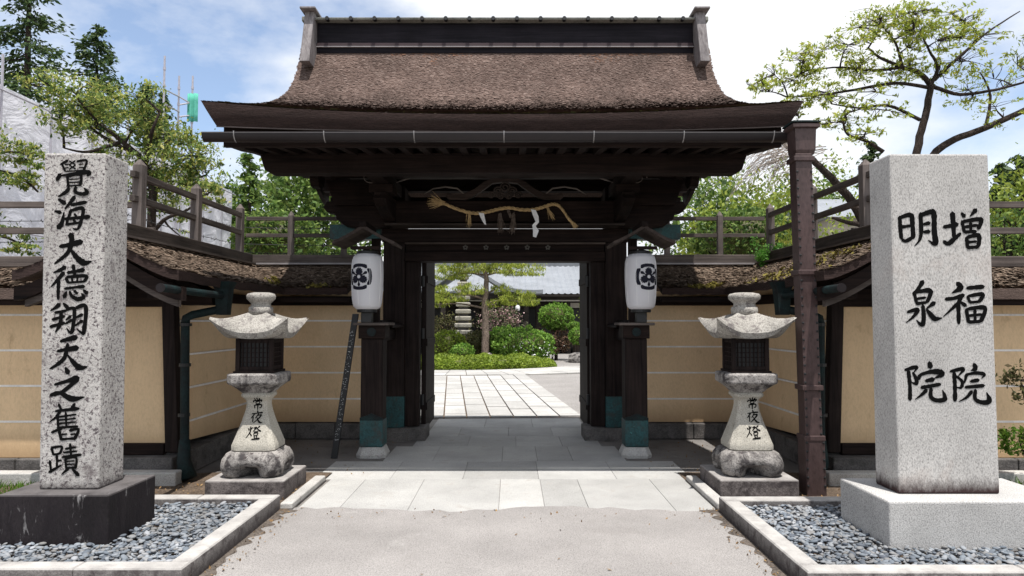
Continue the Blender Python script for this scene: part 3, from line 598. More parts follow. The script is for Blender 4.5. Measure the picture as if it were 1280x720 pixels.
# rainbow beam with carved noses
rb = [(-2.14, 3.05), (-2.25, 3.04), (-2.29, 2.97), (-2.24, 2.91), (-2.14, 2.89), (-2.12, 2.82), (-2.02, 2.74), (-1.75, 2.70), (-1.4, 2.74)]
poly = [(gx(x), z) for x, z in rb]+[(gx(-1.0), 2.77), (gx(0), 2.79), (gx(1.0), 2.77)]+[(gx(-x), z) for x, z in reversed(rb)]
kb = MB(); kb.prism(poly, 'y', 8.70, 8.92); kb = kb.build('rainbow_beam', M_woodx, gate, .012)
beam('ledge', -1.5, 1.5, 8.62, 9.0, 2.735, 2.755, wood('worn_ledge_wood', (.022, .017, .015), (.06, .048, .042), 'x'))
beam('upper_lintel', -1.6, 1.6, 9.0, 9.30, 2.56, 2.735); beam('lintel_shelf', -1.3, 1.3, 8.97, 9.0, 2.53, 2.556, wood('worn_shelf_wood', (.04, .03, .026), (.09, .07, .06), 'x'))
beam('lintel_recess', -1.3, 1.3, 9.08, 9.26, 2.44, 2.558); lint = beam('lintel', -1.3, 1.3, 9.02, 9.34, 2.315, 2.44)
for i in range(5):     # flower shaped nail covers
    X = -.52+i*.27; f = MB()
    for j in range(5):
        a = j*2*math.pi/5+.3; f.tube([(gx(X)+.022*math.cos(a), 9.082, 2.50+.022*math.sin(a)), (gx(X)+.022*math.cos(a), 9.070, 2.50+.022*math.sin(a))], .013, 8)
    f.build('nail_cover', stone('nail_cover_bronze', (.085, .075, .065), 9, .3, 40, .2, .6, 0), gate, smooth=False)
beam('upper_beam', -2.0, 2.0, 8.70, 8.9, 3.36, 3.47)
beam('upper_rail', -1.3, 1.3, 8.66, 8.69, 3.34, 3.358, wood('worn_rail_wood', (.045, .035, .03), (.11, .085, .075), 'x'))
for i in range(13): beam('bracket_block', -1.86+i*.31-.055, -1.86+i*.31+.055, 8.62, 8.70, 3.40, 3.50, M_woodz)
# frog-leg strut, two halves mirrored about the middle, and leaf carving inside
for sx in (-1, 1):
    outer = [(0, 3.35), (.12, 3.35), (.26, 3.29), (.38, 3.20), (.52, 3.13), (.64, 3.12), (.72, 3.15), (.74, 3.10), (.70, 3.06), (.50, 3.06), (.40, 3.10), (.28, 3.18), (.16, 3.27), (.0, 3.29)]
    kz = MB(); kz.prism([(gx(sx*x), z) for x, z in outer], 'y', 8.68, 8.78); kz.build('frog_leg_strut', wood('strut_wood', (.02, .015, .013), (.07, .05, .043), 'x'), gate, .006)
    rl = MB(); rl.tube([(gx(sx*x), 8.69, z) for x, z in ((.52, 3.14), (.60, 3.205), (.75, 3.225), (.90, 3.20), (1.02, 3.13))], [.008, .012, .012, .01, .004], 6); rl.build('tendril_carving', wood('tendril_wood', (.10, .085, .075), (.22, .19, .17), 'x'), gate, smooth=True)
    rl = MB(); rl.tube([(gx(sx*x), 8.60, z) for x, z in ((1.35, 3.26), (1.25, 3.30), (1.16, 3.33), (1.05, 3.36))], [.004, .014, .014, .006], 6); rl.build('tendril_carving', wood('tendril_wood_b', (.10, .085, .075), (.22, .19, .17), 'x'), gate, smooth=True)
cv = MB()
for i, (x, z, r) in enumerate(((0, 3.22, .07), (.09, 3.17, .06), (-.09, 3.17, .06), (.05, 3.11, .05), (-.05, 3.11, .05), (.17, 3.12, .045), (-.17, 3.12, .045))):
    cv.tube([(gx(x)+r*(1-j/30)*math.cos(j*.45), 8.70-.01*math.sin(j*.4), z+r*(1-j/30)*math.sin(j*.45)) for j in range(26)], .012, 6)
cv.build('leaf_carving', wood('carving_wood', (.03, .024, .021), (.09, .07, .06), 'x'), gate, smooth=True)
# posts, jambs, doors
for sx in (-1, 1):
    X = sx*1.45
    po = beam('main_post', X-.14, X+.14, 9.06, 9.34, .16, 3.3, M_woodz, .012)
    MB().box(gx(X-.146), gx(X+.146), 9.054, 9.346, .161, .56).build('copper_shoe', M_cop, po, .006)
    b = MB(); b.square(gx(X), 9.2, [(.26, -.02), (.26, .11), (.20, .16)], 4, 12); b.build('post_base_stone', M_base, gate)
    beam('jamb_panel', *sorted((sx*1.31, sx*1.12)), 9.12, 9.30, .17, 2.32, M_woodz)
    js = MB(); js.box(*sorted((gx(sx*1.02), gx(sx*1.36))), 8.98, 9.45, -.02, .165); js.build('jamb_stone', M_base, gate, .012)
    DX = .035 if sx > 0 else 0
    d = MB(); d.box(*sorted((gx(sx*(1.125+DX)), gx(sx*(1.06+DX)))), 9.345, 10.36, .10, 2.44); do = d.build('door_leaf', M_woodz, gate, .006)
    for zz in (.35, 1.2, 2.05):
        MB().box(*sorted((gx(sx*(1.13+DX)), gx(sx*(1.045+DX)))), 9.36, 10.33, zz, zz+.10).build('door_rail', M_woody, do, .006)
    for zz in (.42, 1.3, 2.0): MB().tube([(gx(sx*1.105), 9.325, zz), (gx(sx*1.105), 9.325, zz+.14)], .025, 8).build('hinge', M_black, do)
    # short front post with capped head and tie back to the main post
    Xf = sx*1.495; fp = beam('front_post', Xf-.125, Xf+.125, 7.90, 8.15, .12, 1.34, M_woodz, .01)
    MB().box(gx(Xf-.131), gx(Xf+.131), 7.894, 8.156, .125, .42).build('copper_shoe', M_cop, fp, .006)
    MB().prism([(gx(Xf-.131), .419), (gx(Xf+.131), .419), (gx(Xf+.131), .45), (gx(Xf+.07), .47), (gx(Xf), .50), (gx(Xf-.07), .47), (gx(Xf-.131), .45)], 'y', 7.8935, 7.90).build('copper_shoe_crest', M_copd, fp)
    b = MB(); b.square(gx(Xf), 8.025, [(.165, .0), (.17, .035), (.135, .12)], 4, 14); b.build('post_base_stone', M_kerb, gate)
    beam('post_head', Xf-.15, Xf+.15, 7.87, 8.18, 1.34, 1.49, M_woodx, .008)
    beam('post_cap', Xf-.20, Xf+.20, 7.82, 8.24, 1.49, 1.52, M_greyx, .006)
    ro = MB(); ro.tube([(gx(Xf), 7.872, 1.415), (gx(Xf), 7.855, 1.415)], .05, 16); ro.build('copper_rosette', M_copd, gate)
    beam('tie_beam', sx*1.49-.07, sx*1.49+.07, 8.18, 9.05, 1.30, 1.44, M_woody)
    tc = MB(); tc.prism([(gx(sx*1.49-.17), 1.46), (gx(sx*1.49), 1.52), (gx(sx*1.49+.17), 1.46), (gx(sx*1.49+.17), 1.485), (gx(sx*1.49), 1.55), (gx(sx*1.49-.17), 1.485)], 'y', 8.24, 9.06); tc.build('tie_beam_roof', M_woody, gate)
    cb = beam('copper_clad_beam', *sorted((sx*1.62, sx*2.28)), 9.0, 9.22, 2.60, 2.79, M_cop, .006)
# ------------------------------------------------ eave gutter and copper downpipe
gut = empty('eave_gutter', (GX, 6.36, 3.2), 'long dark brown half round gutter under the gate roof front', 'gutter')
gm = MB(); arcp = [(6.42+.065*math.cos(a), 3.285+.078*math.sin(a)) for a in np.linspace(math.pi, 2*math.pi, 13)]; inn = [(6.42+.058*math.cos(a), 3.29+.071*math.sin(a)) for a in np.linspace(2*math.pi, math.pi, 13)]
gm.prism(arcp+inn, 'x', gx(-2.78), gx(2.70)); gm.build('trough', M_gut, gut, smooth=False)
MB().box(gx(-2.78), gx(2.70), 6.350, 6.358, 3.277, 3.283).build('front_lip', M_lip, gut)
cl = MB(); cl.tube([(0, 6.42+.07*math.cos(a), 3.287+.083*math.sin(a)) for a in np.linspace(math.pi*.97, math.pi*1.5, 8)], .0055, 6); clm = cl.mesh('clip_mesh', M_clip)
for i in range(7): put('clip', clm, gut, (gx(-2.48+i*.832), 0, 0))
dp = empty('copper_downpipe', (2.66, 6.22, 0), 'tall riveted brown copper downpipe with square hopper beside the right lantern', 'downpipe')
hop = MB(); hop.square(2.64, 6.28, [(.08, 3.04), (.092, 3.08), (.098, 3.27), (.125, 3.28), (.125, 3.31), (.11, 3.32)], 3, 20); hop.build('hopper', M_brown, dp)
MB().square(2.64, 6.28, [(.13, 3.322), (.13, 3.335), (.10, 3.345)], 3, 20).build('hopper_rim', M_copd, dp)
LEAN = lambda z: -.055*z/3.0
def sq(z0, z1, h):
    m = MB(); m.hexa([(2.665+LEAN(z0)-h, 6.24-h, z0), (2.665+LEAN(z0)+h, 6.24-h, z0), (2.665+LEAN(z0)+h, 6.24+h, z0), (2.665+LEAN(z0)-h, 6.24+h, z0), (2.665+LEAN(z1)-h, 6.24-h, z1), (2.665+LEAN(z1)+h, 6.24-h, z1), (2.665+LEAN(z1)+h, 6.24+h, z1), (2.665+LEAN(z1)-h, 6.24+h, z1)]); return m
sq(.5, 3.04, .074).build('pipe', M_brown, dp, .005); sq(.0, .50, .086).build('pipe_foot', M_brown, dp, .005)
for z in (.49, .93, 1.95, 2.97): sq(z, z+.045, .092).build('band', M_brown, dp, .006)
rv = MB()
for z in np.arange(.1, 2.95, .075):
    h = .086 if z < .5 else .074
    for s in (-1, 1): rv.square(2.665+LEAN(z)+s*(h-.012), 6.24-h, [(.008, .008, z-.010), (.0115, .0115, z), (.008, .008, z+.010)], 2, 2)
tag(rv.build('rivets', M_black, dp), kind='stuff')
# ------------------------------------------------ paper lanterns under small canopies
def crest(mbk, f):
    """three veined leaves inside a ring of four curled bars"""
    for a0 in (0, 90, 180, 270):
        pts = []
        for j in range(13):
            a = R(a0+(-37+74*j/12)); k = (abs(math.cos(a))**2.5+abs(math.sin(a))**2.5)**(-1/2.5); pts.append((.128*k*math.cos(a), .128*k*math.sin(a)))
        mbk.append((pts, [.042, .036, .036, .042]))
        for e in (pts[0], pts[-1]): mbk.append(([(e[0]*.97, e[1]*.97), (e[0]*.90, e[1]*.90)], [.036, .026]))
    for a0 in (90, 210, 330):
        a = R(a0)
        for j in range(-4, 5):
            b = a+j*.20; L2 = .100-.0036*j*j; mbk.append(([(.020*math.cos(b), .020*math.sin(b)), (L2*math.cos(b), L2*math.sin(b))], [.005, .0205]))
        b = a+math.pi; mbk.append(([(.02*math.cos(b), .02*math.sin(b)), (.098*math.cos(b), .098*math.sin(b))], [.006, .014, .040]))
for sx, side in ((-1, 'left'), (1, 'right')):
    cx, cy = gx(sx*1.545), 7.86
    ln = empty('paper_lantern', (cx, cy, 1.52), 'white paper lantern with black crest at the %s side of the gate opening' % side, 'lantern', 'paper lanterns on the gate')
    pr = [(.0, 1.665), (.10, 1.668), (.125, 1.675), (.152, 1.70), (.163, 1.75), (.172, 1.85), (.178, 2.0), (.178, 2.12), (.174, 2.2), (.160, 2.26), (.125, 2.292), (.1, 2.298)]
    rr = []
    for i in range(len(pr)-1):
        for j in range(3): t = j/3; rr.append(((1-t)*pr[i][0]+t*pr[i+1][0], (1-t)*pr[i][1]+t*pr[i+1][1]))
    b = MB(); b.lathe(cx, cy, rr+[pr[-1]], 40); b.build('paper_body', M_paper, ln, smooth=True)
    def rad(z):
        for (r0, z0), (r1, z1) in zip(pr[:-1], pr[1:]):
            if z0 <= z <= z1: return r0+(r1-r0)*(z-z0)/(z1-z0)
        return .17
    for k in range(8):
        a = k*math.pi/4+.35; rbm = MB(); rbm.tube([(cx+(rad(z)+.0005)*math.cos(a), cy+(rad(z)+.0005)*math.sin(a), z) for z in np.linspace(1.69, 2.27, 14)], .0022, 5); rbm.build('rib', M_rib, ln, smooth=True)
    strokes = []; crest(strokes, None); a_c = -math.pi/2+sx*.34
    def onl(u, v, lift):
        z = 2.03+v; r = rad(z)+lift+.001; a = a_c+u/.178; return cx+r*math.cos(a), cy+r*math.sin(a), z
    cm = MB(); brush(strokes, onl, cm); cm.build('crest', M_inkl, ln, fix=False)
    MB().lathe(cx, cy, [(.105, 1.635), (.112, 1.64), (.112, 1.668), (.1, 1.672)], 24).build('bottom_ring', M_black, ln)
    MB().lathe(cx, cy, [(.1, 2.296), (.125, 2.29), (.12, 2.325), (.06, 2.34)], 24).build('top_ring', M_black, ln)
    st = MB(); st.box(cx-.06, cx+.06, cy-.05, cy+.05, 1.521, 1.640); st.build('stand', M_black, ln, .008)
    cn = empty('lantern_canopy', (gx(sx*1.5), 8.05, 1.52), 'small gabled wooden canopy over the %s paper lantern' % side, 'canopy', 'canopies above the paper lanterns')
    MB().box(gx(sx*1.5)-.05, gx(sx*1.5)+.05, 8.08, 8.16, 1.521, 2.5).build('canopy_post', M_woodz, cn, .006)
    for s2 in (-1, 1):
        pp = [(0, 2.56), (.12, 2.487), (.22, 2.432), (.335, 2.380)]
        c2 = MB(); qq = [(cx+s2*x, z) for x, z in pp]; up = [(cx+s2*(x+.01), z+.03) for x, z in pp]
        for k in range(3):
            quad = [qq[k], qq[k+1], up[k+1], up[k]]
            c2.rings([[(x, 7.60, z) for x, z in quad], [(x, 8.16, z) for x, z in quad]])
        c2.build('canopy_board', wood('canopy_wood', (.035, .026, .023), (.085, .066, .058), 'y'), cn)
    MB().box(cx-.035, cx+.035, 7.58, 8.18, 2.575, 2.63).build('canopy_ridge', M_woody, cn, .006)
    MB().box(cx-.16, cx+.16, 7.7, 7.76, 2.335, 2.37).build('canopy_beam', M_woodx, cn, .004)
# ------------------------------------------------ straw rope with paper streamers
rp = empty('straw_rope', (GX, 8.6, 2.9), 'twisted straw rope with white paper streamers hung across the gate beam', 'rope')
def rpt(x, y): return photo(520+x/6.095, 235+y/6.095, 8.60)
line = smooth_line([Vector(rpt(*q)) for q in ((215, 118), (300, 155), (400, 185), (480, 192), (560, 178), (640, 158), (720, 152), (800, 165), (890, 165), (960, 148), (1030, 125), (1080, 130), (1120, 170), (1160, 230), (1200, 275))], 8)
for ph in range(3):
    pts = []; rads = []
    for i, p in enumerate(line):
        a = i*.62+ph*2*math.pi/3; r = .0135; pts.append((p.x+.3*r*math.cos(a), p.y+r*math.cos(a), p.z+r*math.sin(a))); rads.append(.0108*(1 if i > 3 else .8))
    MB().tube(pts, rads, 7).build('strand', M_straw, rp, smooth=True)
def tuft(p, d, n, l, sp, w=.004):
    p = np.array(p); d = unit(np.array(d, float)); P0 = p+RNG.normal(size=(n, 3))*.008; D = unit(d+RNG.normal(size=(n, 3))*sp)*l*(.6+.5*RNG.random((n, 1)))
    s = unit(np.cross(D, np.array([0, 1, .2])))*w; return np.stack([P0-s, P0+s, P0+D+s*.3, P0+D-s*.3], 1)
quad_obj('frayed_end', M_straw, np.concatenate([tuft(line[0], (-1, -.1, .22), 60, .20, .24), tuft(line[0], (-1, -.1, -.1), 18, .14, .3)]), rp); quad_obj('frayed_end', M_straw, tuft(line[-1], (.55, -.05, -.75), 60, .06, .25), rp)
for (x, y, l, n, dx) in ((405, 195, .17, 26, .0), (640, 200, .22, 60, .05), (700, 165, .10, 30, .4), (745, 200, .24, 60, -.06), (1000, 150, .17, 30, .5)):
    quad_obj('straw_tassel', M_straw if x in (405, 1000) else M_trunkp, tuft(rpt(x, y), (dx, -.03, -1), n, l, .09, .0035), rp)
for pl in ([(490, 190, 40), (500, 225, 34), (520, 278, 16)], [(885, 165, 38), (905, 215, 42), (915, 258, 26), (890, 285, 26), (905, 320, 44), (895, 372, 24)]):
    m = MB(); rs = []
    for i, (x, y, w) in enumerate(pl):
        a = Vector(rpt(x-w/2+8, y)); b = Vector(rpt(x+w/2+8, y+6)); o = Vector((0, -.03+.012*(i % 2), 0)); rs.append([tuple(a+o), tuple(b+o), tuple(b+o+Vector((0, .002, 0))), tuple(a+o+Vector((0, .002, 0)))])
    m.rings(rs); m.build('paper_streamer', M_shide, rp)
# ------------------------------------------------ leaning black board
st = MB(); p0, p1 = Vector((-1.99, 7.86, .004)), Vector((-1.80, 8.02, 1.62)); ax = (p1-p0).normalized(); sdv = Vector((1, -.15, 0)).normalized()*.036; dv = ax.cross(sdv).normalized()*.012
st.hexa([p0-sdv-dv, p0+sdv-dv, p0+sdv+dv, p0-sdv+dv, p1-sdv-dv, p1+sdv-dv, p1+sdv+dv, p1-sdv+dv])
bd = st.build('leaning_board', M_black, bevel=.003); tag(bd, 'narrow black board with white lettering leaning by the left front post', 'board')
fn = dv.normalized(); fn = fn if fn.y < 0 else -fn
lt = MB(); stv = []
for i in range(22):
    v = .18+i*.058
    for j in range(4): a = random.uniform(-.022, .022); b2 = random.uniform(0, .042); stv.append(([(a, v+b2), (a+random.uniform(-.02, .02), v+b2+random.uniform(-.014, .014))], [.005, .004]))
brush(stv, lambda u, v, l: tuple(p0+sdv.normalized()*u+ax*v+fn*(.0125+l)), lt); lt.build('lettering', M_whitepaint, bd, fix=False)
# ================================================================== WING WALLS
def wing(sx, side):
    RX, RYW, YE, O = 3.48, 9.44, 5.95, .715      # ridge line, its turn, gable end, half span
    P = lambda xr: GX+sx*xr
    w = empty('courtyard_wall', (P(RX), 8.2, 0), 'ochre plastered wall with white lines and bark roof joining the gate on the %s' % side, 'wall')
    xg = 1.98
    def path(o, s):   # s in 0..1 along back run, 1..2 along side run
        if s <= 1: return P(xg+(RX-o-xg)*s), RYW-o
        return P(RX-o), RYW-o+(YE-(RYW-o))*(s-1)
    def rz_(o): q = abs(o)/O; return 1.95+.39*(1-q)**1.35
    def rt(o, s): x, y = path(o, s); lift = .03*max(0, s-1.75)/.25*abs(o)/O; return x, y, rz_(o)+lift+.008*math.sin(s*37)*abs(o)
    th = .085
    b = MB()
    for oo in (1, -1):
        for s0, ns in ((0, 14), (1, 22)):
            b.grid(lambda u, v: rt(oo*O*v, s0+u), ns, 10)
            b.grid(lambda u, v: (lambda p: (p[0], p[1], p[2]-th))(rt(oo*O*.97*v, s0+u)), ns, 6)
    rf = b.build('bark_roof', M_barkb, w, smooth=True, fix=False); rf.data.set_sharp_from_angle(angle=R(40))
    for oo in (1, -1):
        for s0, ns in ((0, 14), (1, 22)): MB().grid(lambda u, v: (lambda p: (p[0], p[1], p[2]-th*v))(rt(oo*O*(1-.03*v), s0+u)), ns, 2).build('eave_edge', M_barke, rf, smooth=True, fix=False)
    MB().grid(lambda u, v: (lambda p: (p[0], p[1], p[2]-th*v))(rt(O*(2*u-1), 2)), 20, 2).build('verge_edge', M_barke, rf, smooth=True, fix=False)
    V1 = chips(lambda u, v: rt(O*(1-v), u), 6000, .03, .04, .008, .8); V2 = chips(lambda u, v: rt(O*(1-v), 1+u), 11000, .03, .04, .008, .8)
    V3 = chips(lambda u, v: rt(-O*(1-v), 1+u), 2500, .04, .05, .008, .8)
    tag(quad_obj('bark_shingles', M_barkw, np.concatenate([V1, V2, V3]), rf), kind='stuff')
    # moss cushions near the turn
    if sx > 0: mq = [(1.55, .55, .35, 120, .14), (1.42, .75, .3, 120, .10), (1.75, .3, .2, 110, .1), (.75, .85, .12, 160, .09), (.55, .93, .2, 120, .05), (1.7, .6, .3, 80, .16)]
    else: mq = [(.93, .62, .03, 160, .06), (1.05, .75, .04, 60, .06), (.5, .9, .2, 60, .06)]
    mv = []
    for s, v, ds, n, dv_ in mq:
        for _ in range(n):
            ss, vv = min(1.98, max(.01, random.gauss(s, ds*.4))), min(.99, max(.02, random.gauss(v, dv_))); p = np.array(rt(O*vv, ss)); mv.append(p+np.array([0, 0, .012]))
    tag(quad_obj('moss', M_moss, leaves(np.array(mv), .045, .7, 1.2), rf), kind='stuff')
    # ridge beams
    MB().box(*sorted((P(xg), P(RX+.08))), RYW-.09, RYW+.09, 2.305, 2.43).build('ridge_beam', M_greyx, w, .008)
    MB().box(*sorted((P(RX-.08), P(RX+.08))), YE+.03, RYW-.095, 2.30, 2.435).build('ridge_beam', wood('dark_ridge_beam', (.02, .016, .014), (.075, .06, .052), 'y'), w, .008)
    MB().box(*sorted((P(xg), P(RX-.14))), RYW-.14, RYW-.095, 2.295, 2.316).build('ridge_strip', M_trim, w)
    MB().box(*sorted((P(RX-.14), P(RX-.085))), YE+.05, RYW-.14, 2.292, 2.312).build('ridge_strip', M_greyy, w)
    # plaster bodies
    oi = .27; yf = 6.90
    def wallprof(o0, o1): return (o0, .22, o1, 1.93)
    pb = MB(); pb.box(*sorted((P(xg-.4), P(RX-oi))), RYW-oi, RYW+.2, .22, 1.93); back = pb.build('plaster', M_plas, w)
    X0, X1 = P(RX-oi), P(RX+oi); t = .05
    ps = MB(); a, b_ = (P(RX-oi-t*.3), P(RX-oi+t)) , None
    ps.hexa([(*q,) for q in ([(P(RX-oi), yf, .34), (P(RX+.75), yf, .34), (P(RX+.75), RYW-oi-.003, .22), (P(RX-oi), RYW-oi-.003, .22), (P(RX-oi+.05), yf+.02, 1.93), (P(RX+.75), yf+.02, 1.93), (P(RX+.75), RYW-oi-.003, 1.93), (P(RX-oi+.0), RYW-oi-.003, 1.93)])])
    sidep = ps.build('plaster', M_plas, w)
    for z in (.52, .86, 1.20, 1.54):
        MB().box(*sorted((P(xg-.35), P(RX-oi-.006))), RYW-oi-.006, RYW-oi+.004, z-.010, z+.010).build('white_line', M_line, w)
        k = (z-.3)/1.63*.05*.6
        m = MB(); x_f, x_b = P(RX-oi-.008+k), P(RX-oi-.008); e = .012*sx
        m.hexa([(x_f, yf+.06, z-.010), (x_f+e*2, yf+.06, z-.010), (x_b+e, RYW-oi-.01, z-.010), (x_b, RYW-oi-.01, z-.010), (x_f, yf+.06, z+.010), (x_f+e*2, yf+.06, z+.010), (x_b+e, RYW-oi-.01, z+.010), (x_b, RYW-oi-.01, z+.010)])
        m.build('white_line', M_line, w)
    # foundation stones
    x = xg-.3
    while x < RX-oi-.1:
        l = random.uniform(.5, .9); x2 = min(x+l, RX-oi-.06)
        MB().box(*sorted((P(x+.004), P(x2-.004))), RYW-oi-.075-random.random()*.01, RYW, .01, .215-random.random()*.01).build('foundation_stone', M_base, w, .012); x = x2
    y = yf
    while y < RYW-oi-.1:
        y2 = min(y+random.uniform(.5, .8), RYW-oi-.08)
        MB().box(*sorted((P(RX-oi-.07-random.random()*.01), P(RX))), y+.004, y2-.004, .01, .25-random.random()*.01).build('foundation_stone', M_base, w, .012); y = y2
    # timber: corner post, sill, head beams
    cpst = MB(); cpst.hexa([(P(RX-oi+.015)-.065, yf-.06, .26), (P(RX-oi+.015)+.065, yf-.06, .26), (P(RX-oi+.015)+.065, yf+.06, .26), (P(RX-oi+.015)-.065, yf+.06, .26), (P(RX-oi+.10)-.06, yf-.05, 1.93), (P(RX-oi+.10)+.06, yf-.05, 1.93), (P(RX-oi+.10)+.06, yf+.07, 1.93), (P(RX-oi+.10)-.06, yf+.07, 1.93)])
    cpst.build('corner_post', M_woodz, w, .008)
    MB().box(*sorted((P(RX-oi+.10), P(RX+.74))), yf-.045, yf+.03, .235, .345).build('sill_beam', M_woodx, w, .006)
    MB().box(*sorted((P(RX-oi-.04), P(RX+.74))), yf-.16, yf+.05, .10, .23).build('end_foundation', M_base, w, .015)
    MB().box(*sorted((P(RX-oi+.08), P(RX+.74))), yf-.05, yf+.03, 1.68, 1.86).build('head_beam', M_woodx, w, .006)
    MB().box(*sorted((P(xg-.3), P(RX-oi-.03))), RYW-oi-.06, RYW-oi+.02, 1.74, 1.86).build('head_beam', M_woodx, w, .006)
    MB().box(*sorted((P(RX-oi-.04), P(RX-oi+.06))), yf-.5, RYW-oi-.061, 1.745, 1.855).build('head_beam', M_woody, w, .006)
    MB().box(*sorted((P(xg), P(RX-.63))), RYW-.63, RYW-.57, 1.775, 1.835).build('eave_batten', M_woodx, w, .004)
    # curved bargeboards under the gable end
    for oo in (1, -1):
        bb = MB(); n = 12
        for k in range(n):
            o0, o1 = oo*O*(k/n)*1.02, oo*O*((k+1)/n)*1.02
            q = [(P(RX-o0), rz_(min(abs(o0), O))-.115), (P(RX-o1), rz_(min(abs(o1), O))-.115), (P(RX-o1), rz_(min(abs(o1), O))-.235), (P(RX-o0), rz_(min(abs(o0), O))-.235)]
            bb.rings([[(x, YE+.05, z) for x, z in q], [(x, YE+.12, z) for x, z in q]])
        bb.build('bargeboard', M_woodx, w)
        bb = MB()
        for k in range(n):
            o0, o1 = oo*O*(k/n)*.93, oo*O*((k+1)/n)*.93
            q = [(P(RX-o0), rz_(abs(o0))-.235), (P(RX-o1), rz_(abs(o1))-.235), (P(RX-o1), rz_(abs(o1))-.295), (P(RX-o0), rz_(abs(o0))-.295)]
            bb.rings([[(x, YE+.10, z) for x, z in q], [(x, YE+.16, z) for x, z in q]])
        bb.build('bargeboard_trim', M_greyx, w)
    gb = MB(); gb.prism([(P(RX-.6), 1.70), (P(RX+.74), 1.70), (P(RX+.6), 1.80), (P(RX), 2.15), (P(RX-.6), 1.80)], 'y', yf-.02, yf+.3); gb.build('gable_panel', M_woodx, w)
    # gutter, hopper and green copper pipe
    g_ = empty('wall_gutter', (P(2.79), 6.3, 1.8), 'dark green copper gutter and downpipe at the end of the %s courtyard wall' % side, 'gutter', None)
    gm = MB(); gm.tube([(P(2.80), 5.72, 1.815), (P(2.78), 6.9, 1.79)], .034, 14); gm.build('gutter_tube', M_copd, g_, smooth=False)
    MB().tube([(P(2.80), 5.712, 1.815), (P(2.80), 5.724, 1.815)], .038, 16).build('end_cap', M_gut, g_)
    hp = MB(); hp.square(P(2.78), 6.93, [(.055, 1.60), (.06, 1.68), (.075, 1.86), (.10, 1.93)], 3, 12); hp.build('hopper', M_copd, g_)
    MB().tube([(P(2.79), 6.93, 1.66), (P(2.92), 6.88, 1.63), (P(3.03), 6.80, 1.60), (P(3.08), 6.78, 1.57), (P(3.09), 6.78, 1.50)], [.04, .04, .04, .04, .045], 12).build('elbow', M_copd, g_, smooth=True)
    MB().tube([(P(3.09), 6.78, 1.53), (P(3.06), 6.76, .35)], .042, 14).build('pipe', M_copd, g_, smooth=False)
    MB().tube([(P(3.06), 6.76, .40), (P(3.06), 6.75, .2), (P(3.0), 6.72, .035)], [.05, .065, .085], 12).build('pipe_shoe', M_copd, g_, smooth=True)
    for z in (1.49, 1.1, .62): MB().tube([(P(3.08), 6.775, z), (P(3.08), 6.775, z+.03)], .056, 14).build('collar', M_black, g_)
    # ---- outer lower wall running away sideways
    ow = empty('outer_wall', (P(6.2), 7.15, 0), 'lower ochre wall with white lines running out past the %s inscribed pillar' % side, 'wall')
    ox0, ox1, oy = RX+.62, 9.5, 7.15
    MB().box(*sorted((P(ox0), P(ox1))), oy-.24, oy+.24, .20, 1.78).build('plaster', M_plas, ow)
    for z in (.55, .90, 1.25, 1.60): MB().box(*sorted((P(ox0), P(ox1))), oy-.246, oy-.23, z-.010, z+.010).build('white_line', M_line, ow)
    x = ox0-.15
    while x < ox1:
        l = random.uniform(.8, 1.2); MB().box(*sorted((P(x+.005), P(x+l-.005))), oy-.30, oy, .01, .195).build('foundation_stone', M_base, ow, .012); x += l
    x = RX-.45
    kb_ = empty('kerb_row', (P(6), 6.62, 0), 'row of low grey kerb stones along the foot of the %s outer wall' % side, 'kerb')
    while x < ox1:
        l = random.uniform(.85, 1.1); MB().box(*sorted((P(x+.005), P(x+l-.005))), 6.54, 6.68, .0, .125+random.random()*.01).build('kerb_stone', M_kerb, kb_, .012); x += l
    def ot(o, s): q = abs(o)/.6; return P(ox0+.02+(ox1-ox0)*s), oy-o, 1.845+.28*(1-q)**1.4
    b = MB()
    for oo in (1, -1):
        b.grid(lambda u, v: ot(oo*.6*v, u), 20, 8); b.grid(lambda u, v: (lambda p: (p[0], p[1], p[2]-.1))(ot(oo*.58*v, u)), 20, 4); b.grid(lambda u, v: (lambda p: (p[0], p[1], p[2]-.1*v))(ot(oo*.6, u)), 20, 1)
    orf = b.build('bark_roof', M_barkb, ow, smooth=True, fix=False)
    tag(quad_obj('bark_shingles', M_barkw, chips(lambda u, v: ot(.6*(1-v), u), 14000, .03, .04, .008, .8), orf), kind='stuff')
    MB().box(*sorted((P(ox0), P(ox1))), oy-.08, oy+.08, 2.09, 2.20).build('ridge_beam', M_greyx, ow, .008)
    MB().box(*sorted((P(ox0), P(ox1))), oy-.30, oy-.23, 1.70, 1.80).build('head_beam', M_woodx, ow, .006)
    MB().box(*sorted((P(ox0), P(ox1))), oy-.52, oy-.47, 1.69, 1.745).build('eave_batten', M_woodx, ow, .004)
    # ---- fences on the ridges
    fe = empty('ridge_fence', (P(RX), 8, 2.37), 'grey timber post and rail fence above the %s courtyard wall' % side, 'fence')
    def post(x, y, z0, z1, s, par):
        m = MB(); m.rings([[(x-s, y-s, z0), (x+s, y-s, z0), (x+s, y+s, z0), (x-s, y+s, z0)], [(x-s, y-s, z1-.06), (x+s, y-s, z1-.06), (x+s, y+s, z1-.06), (x-s, y+s, z1-.06)], [(x-.008, y-.008, z1), (x+.008, y-.008, z1), (x+.008, y+.008, z1), (x-.008, y+.008, z1)]]); m.build('post', M_greyz, par, .004)
    for y in (6.62, 7.82): post(P(RX), y, 2.438, 3.09, .047, fe)
    post(P(RX+.02), RYW-.3, 2.438, 3.08, .043, fe)
    for x in (2.92, 2.2, 1.55): post(P(x), RYW, 2.432, 3.03, .036, fe)
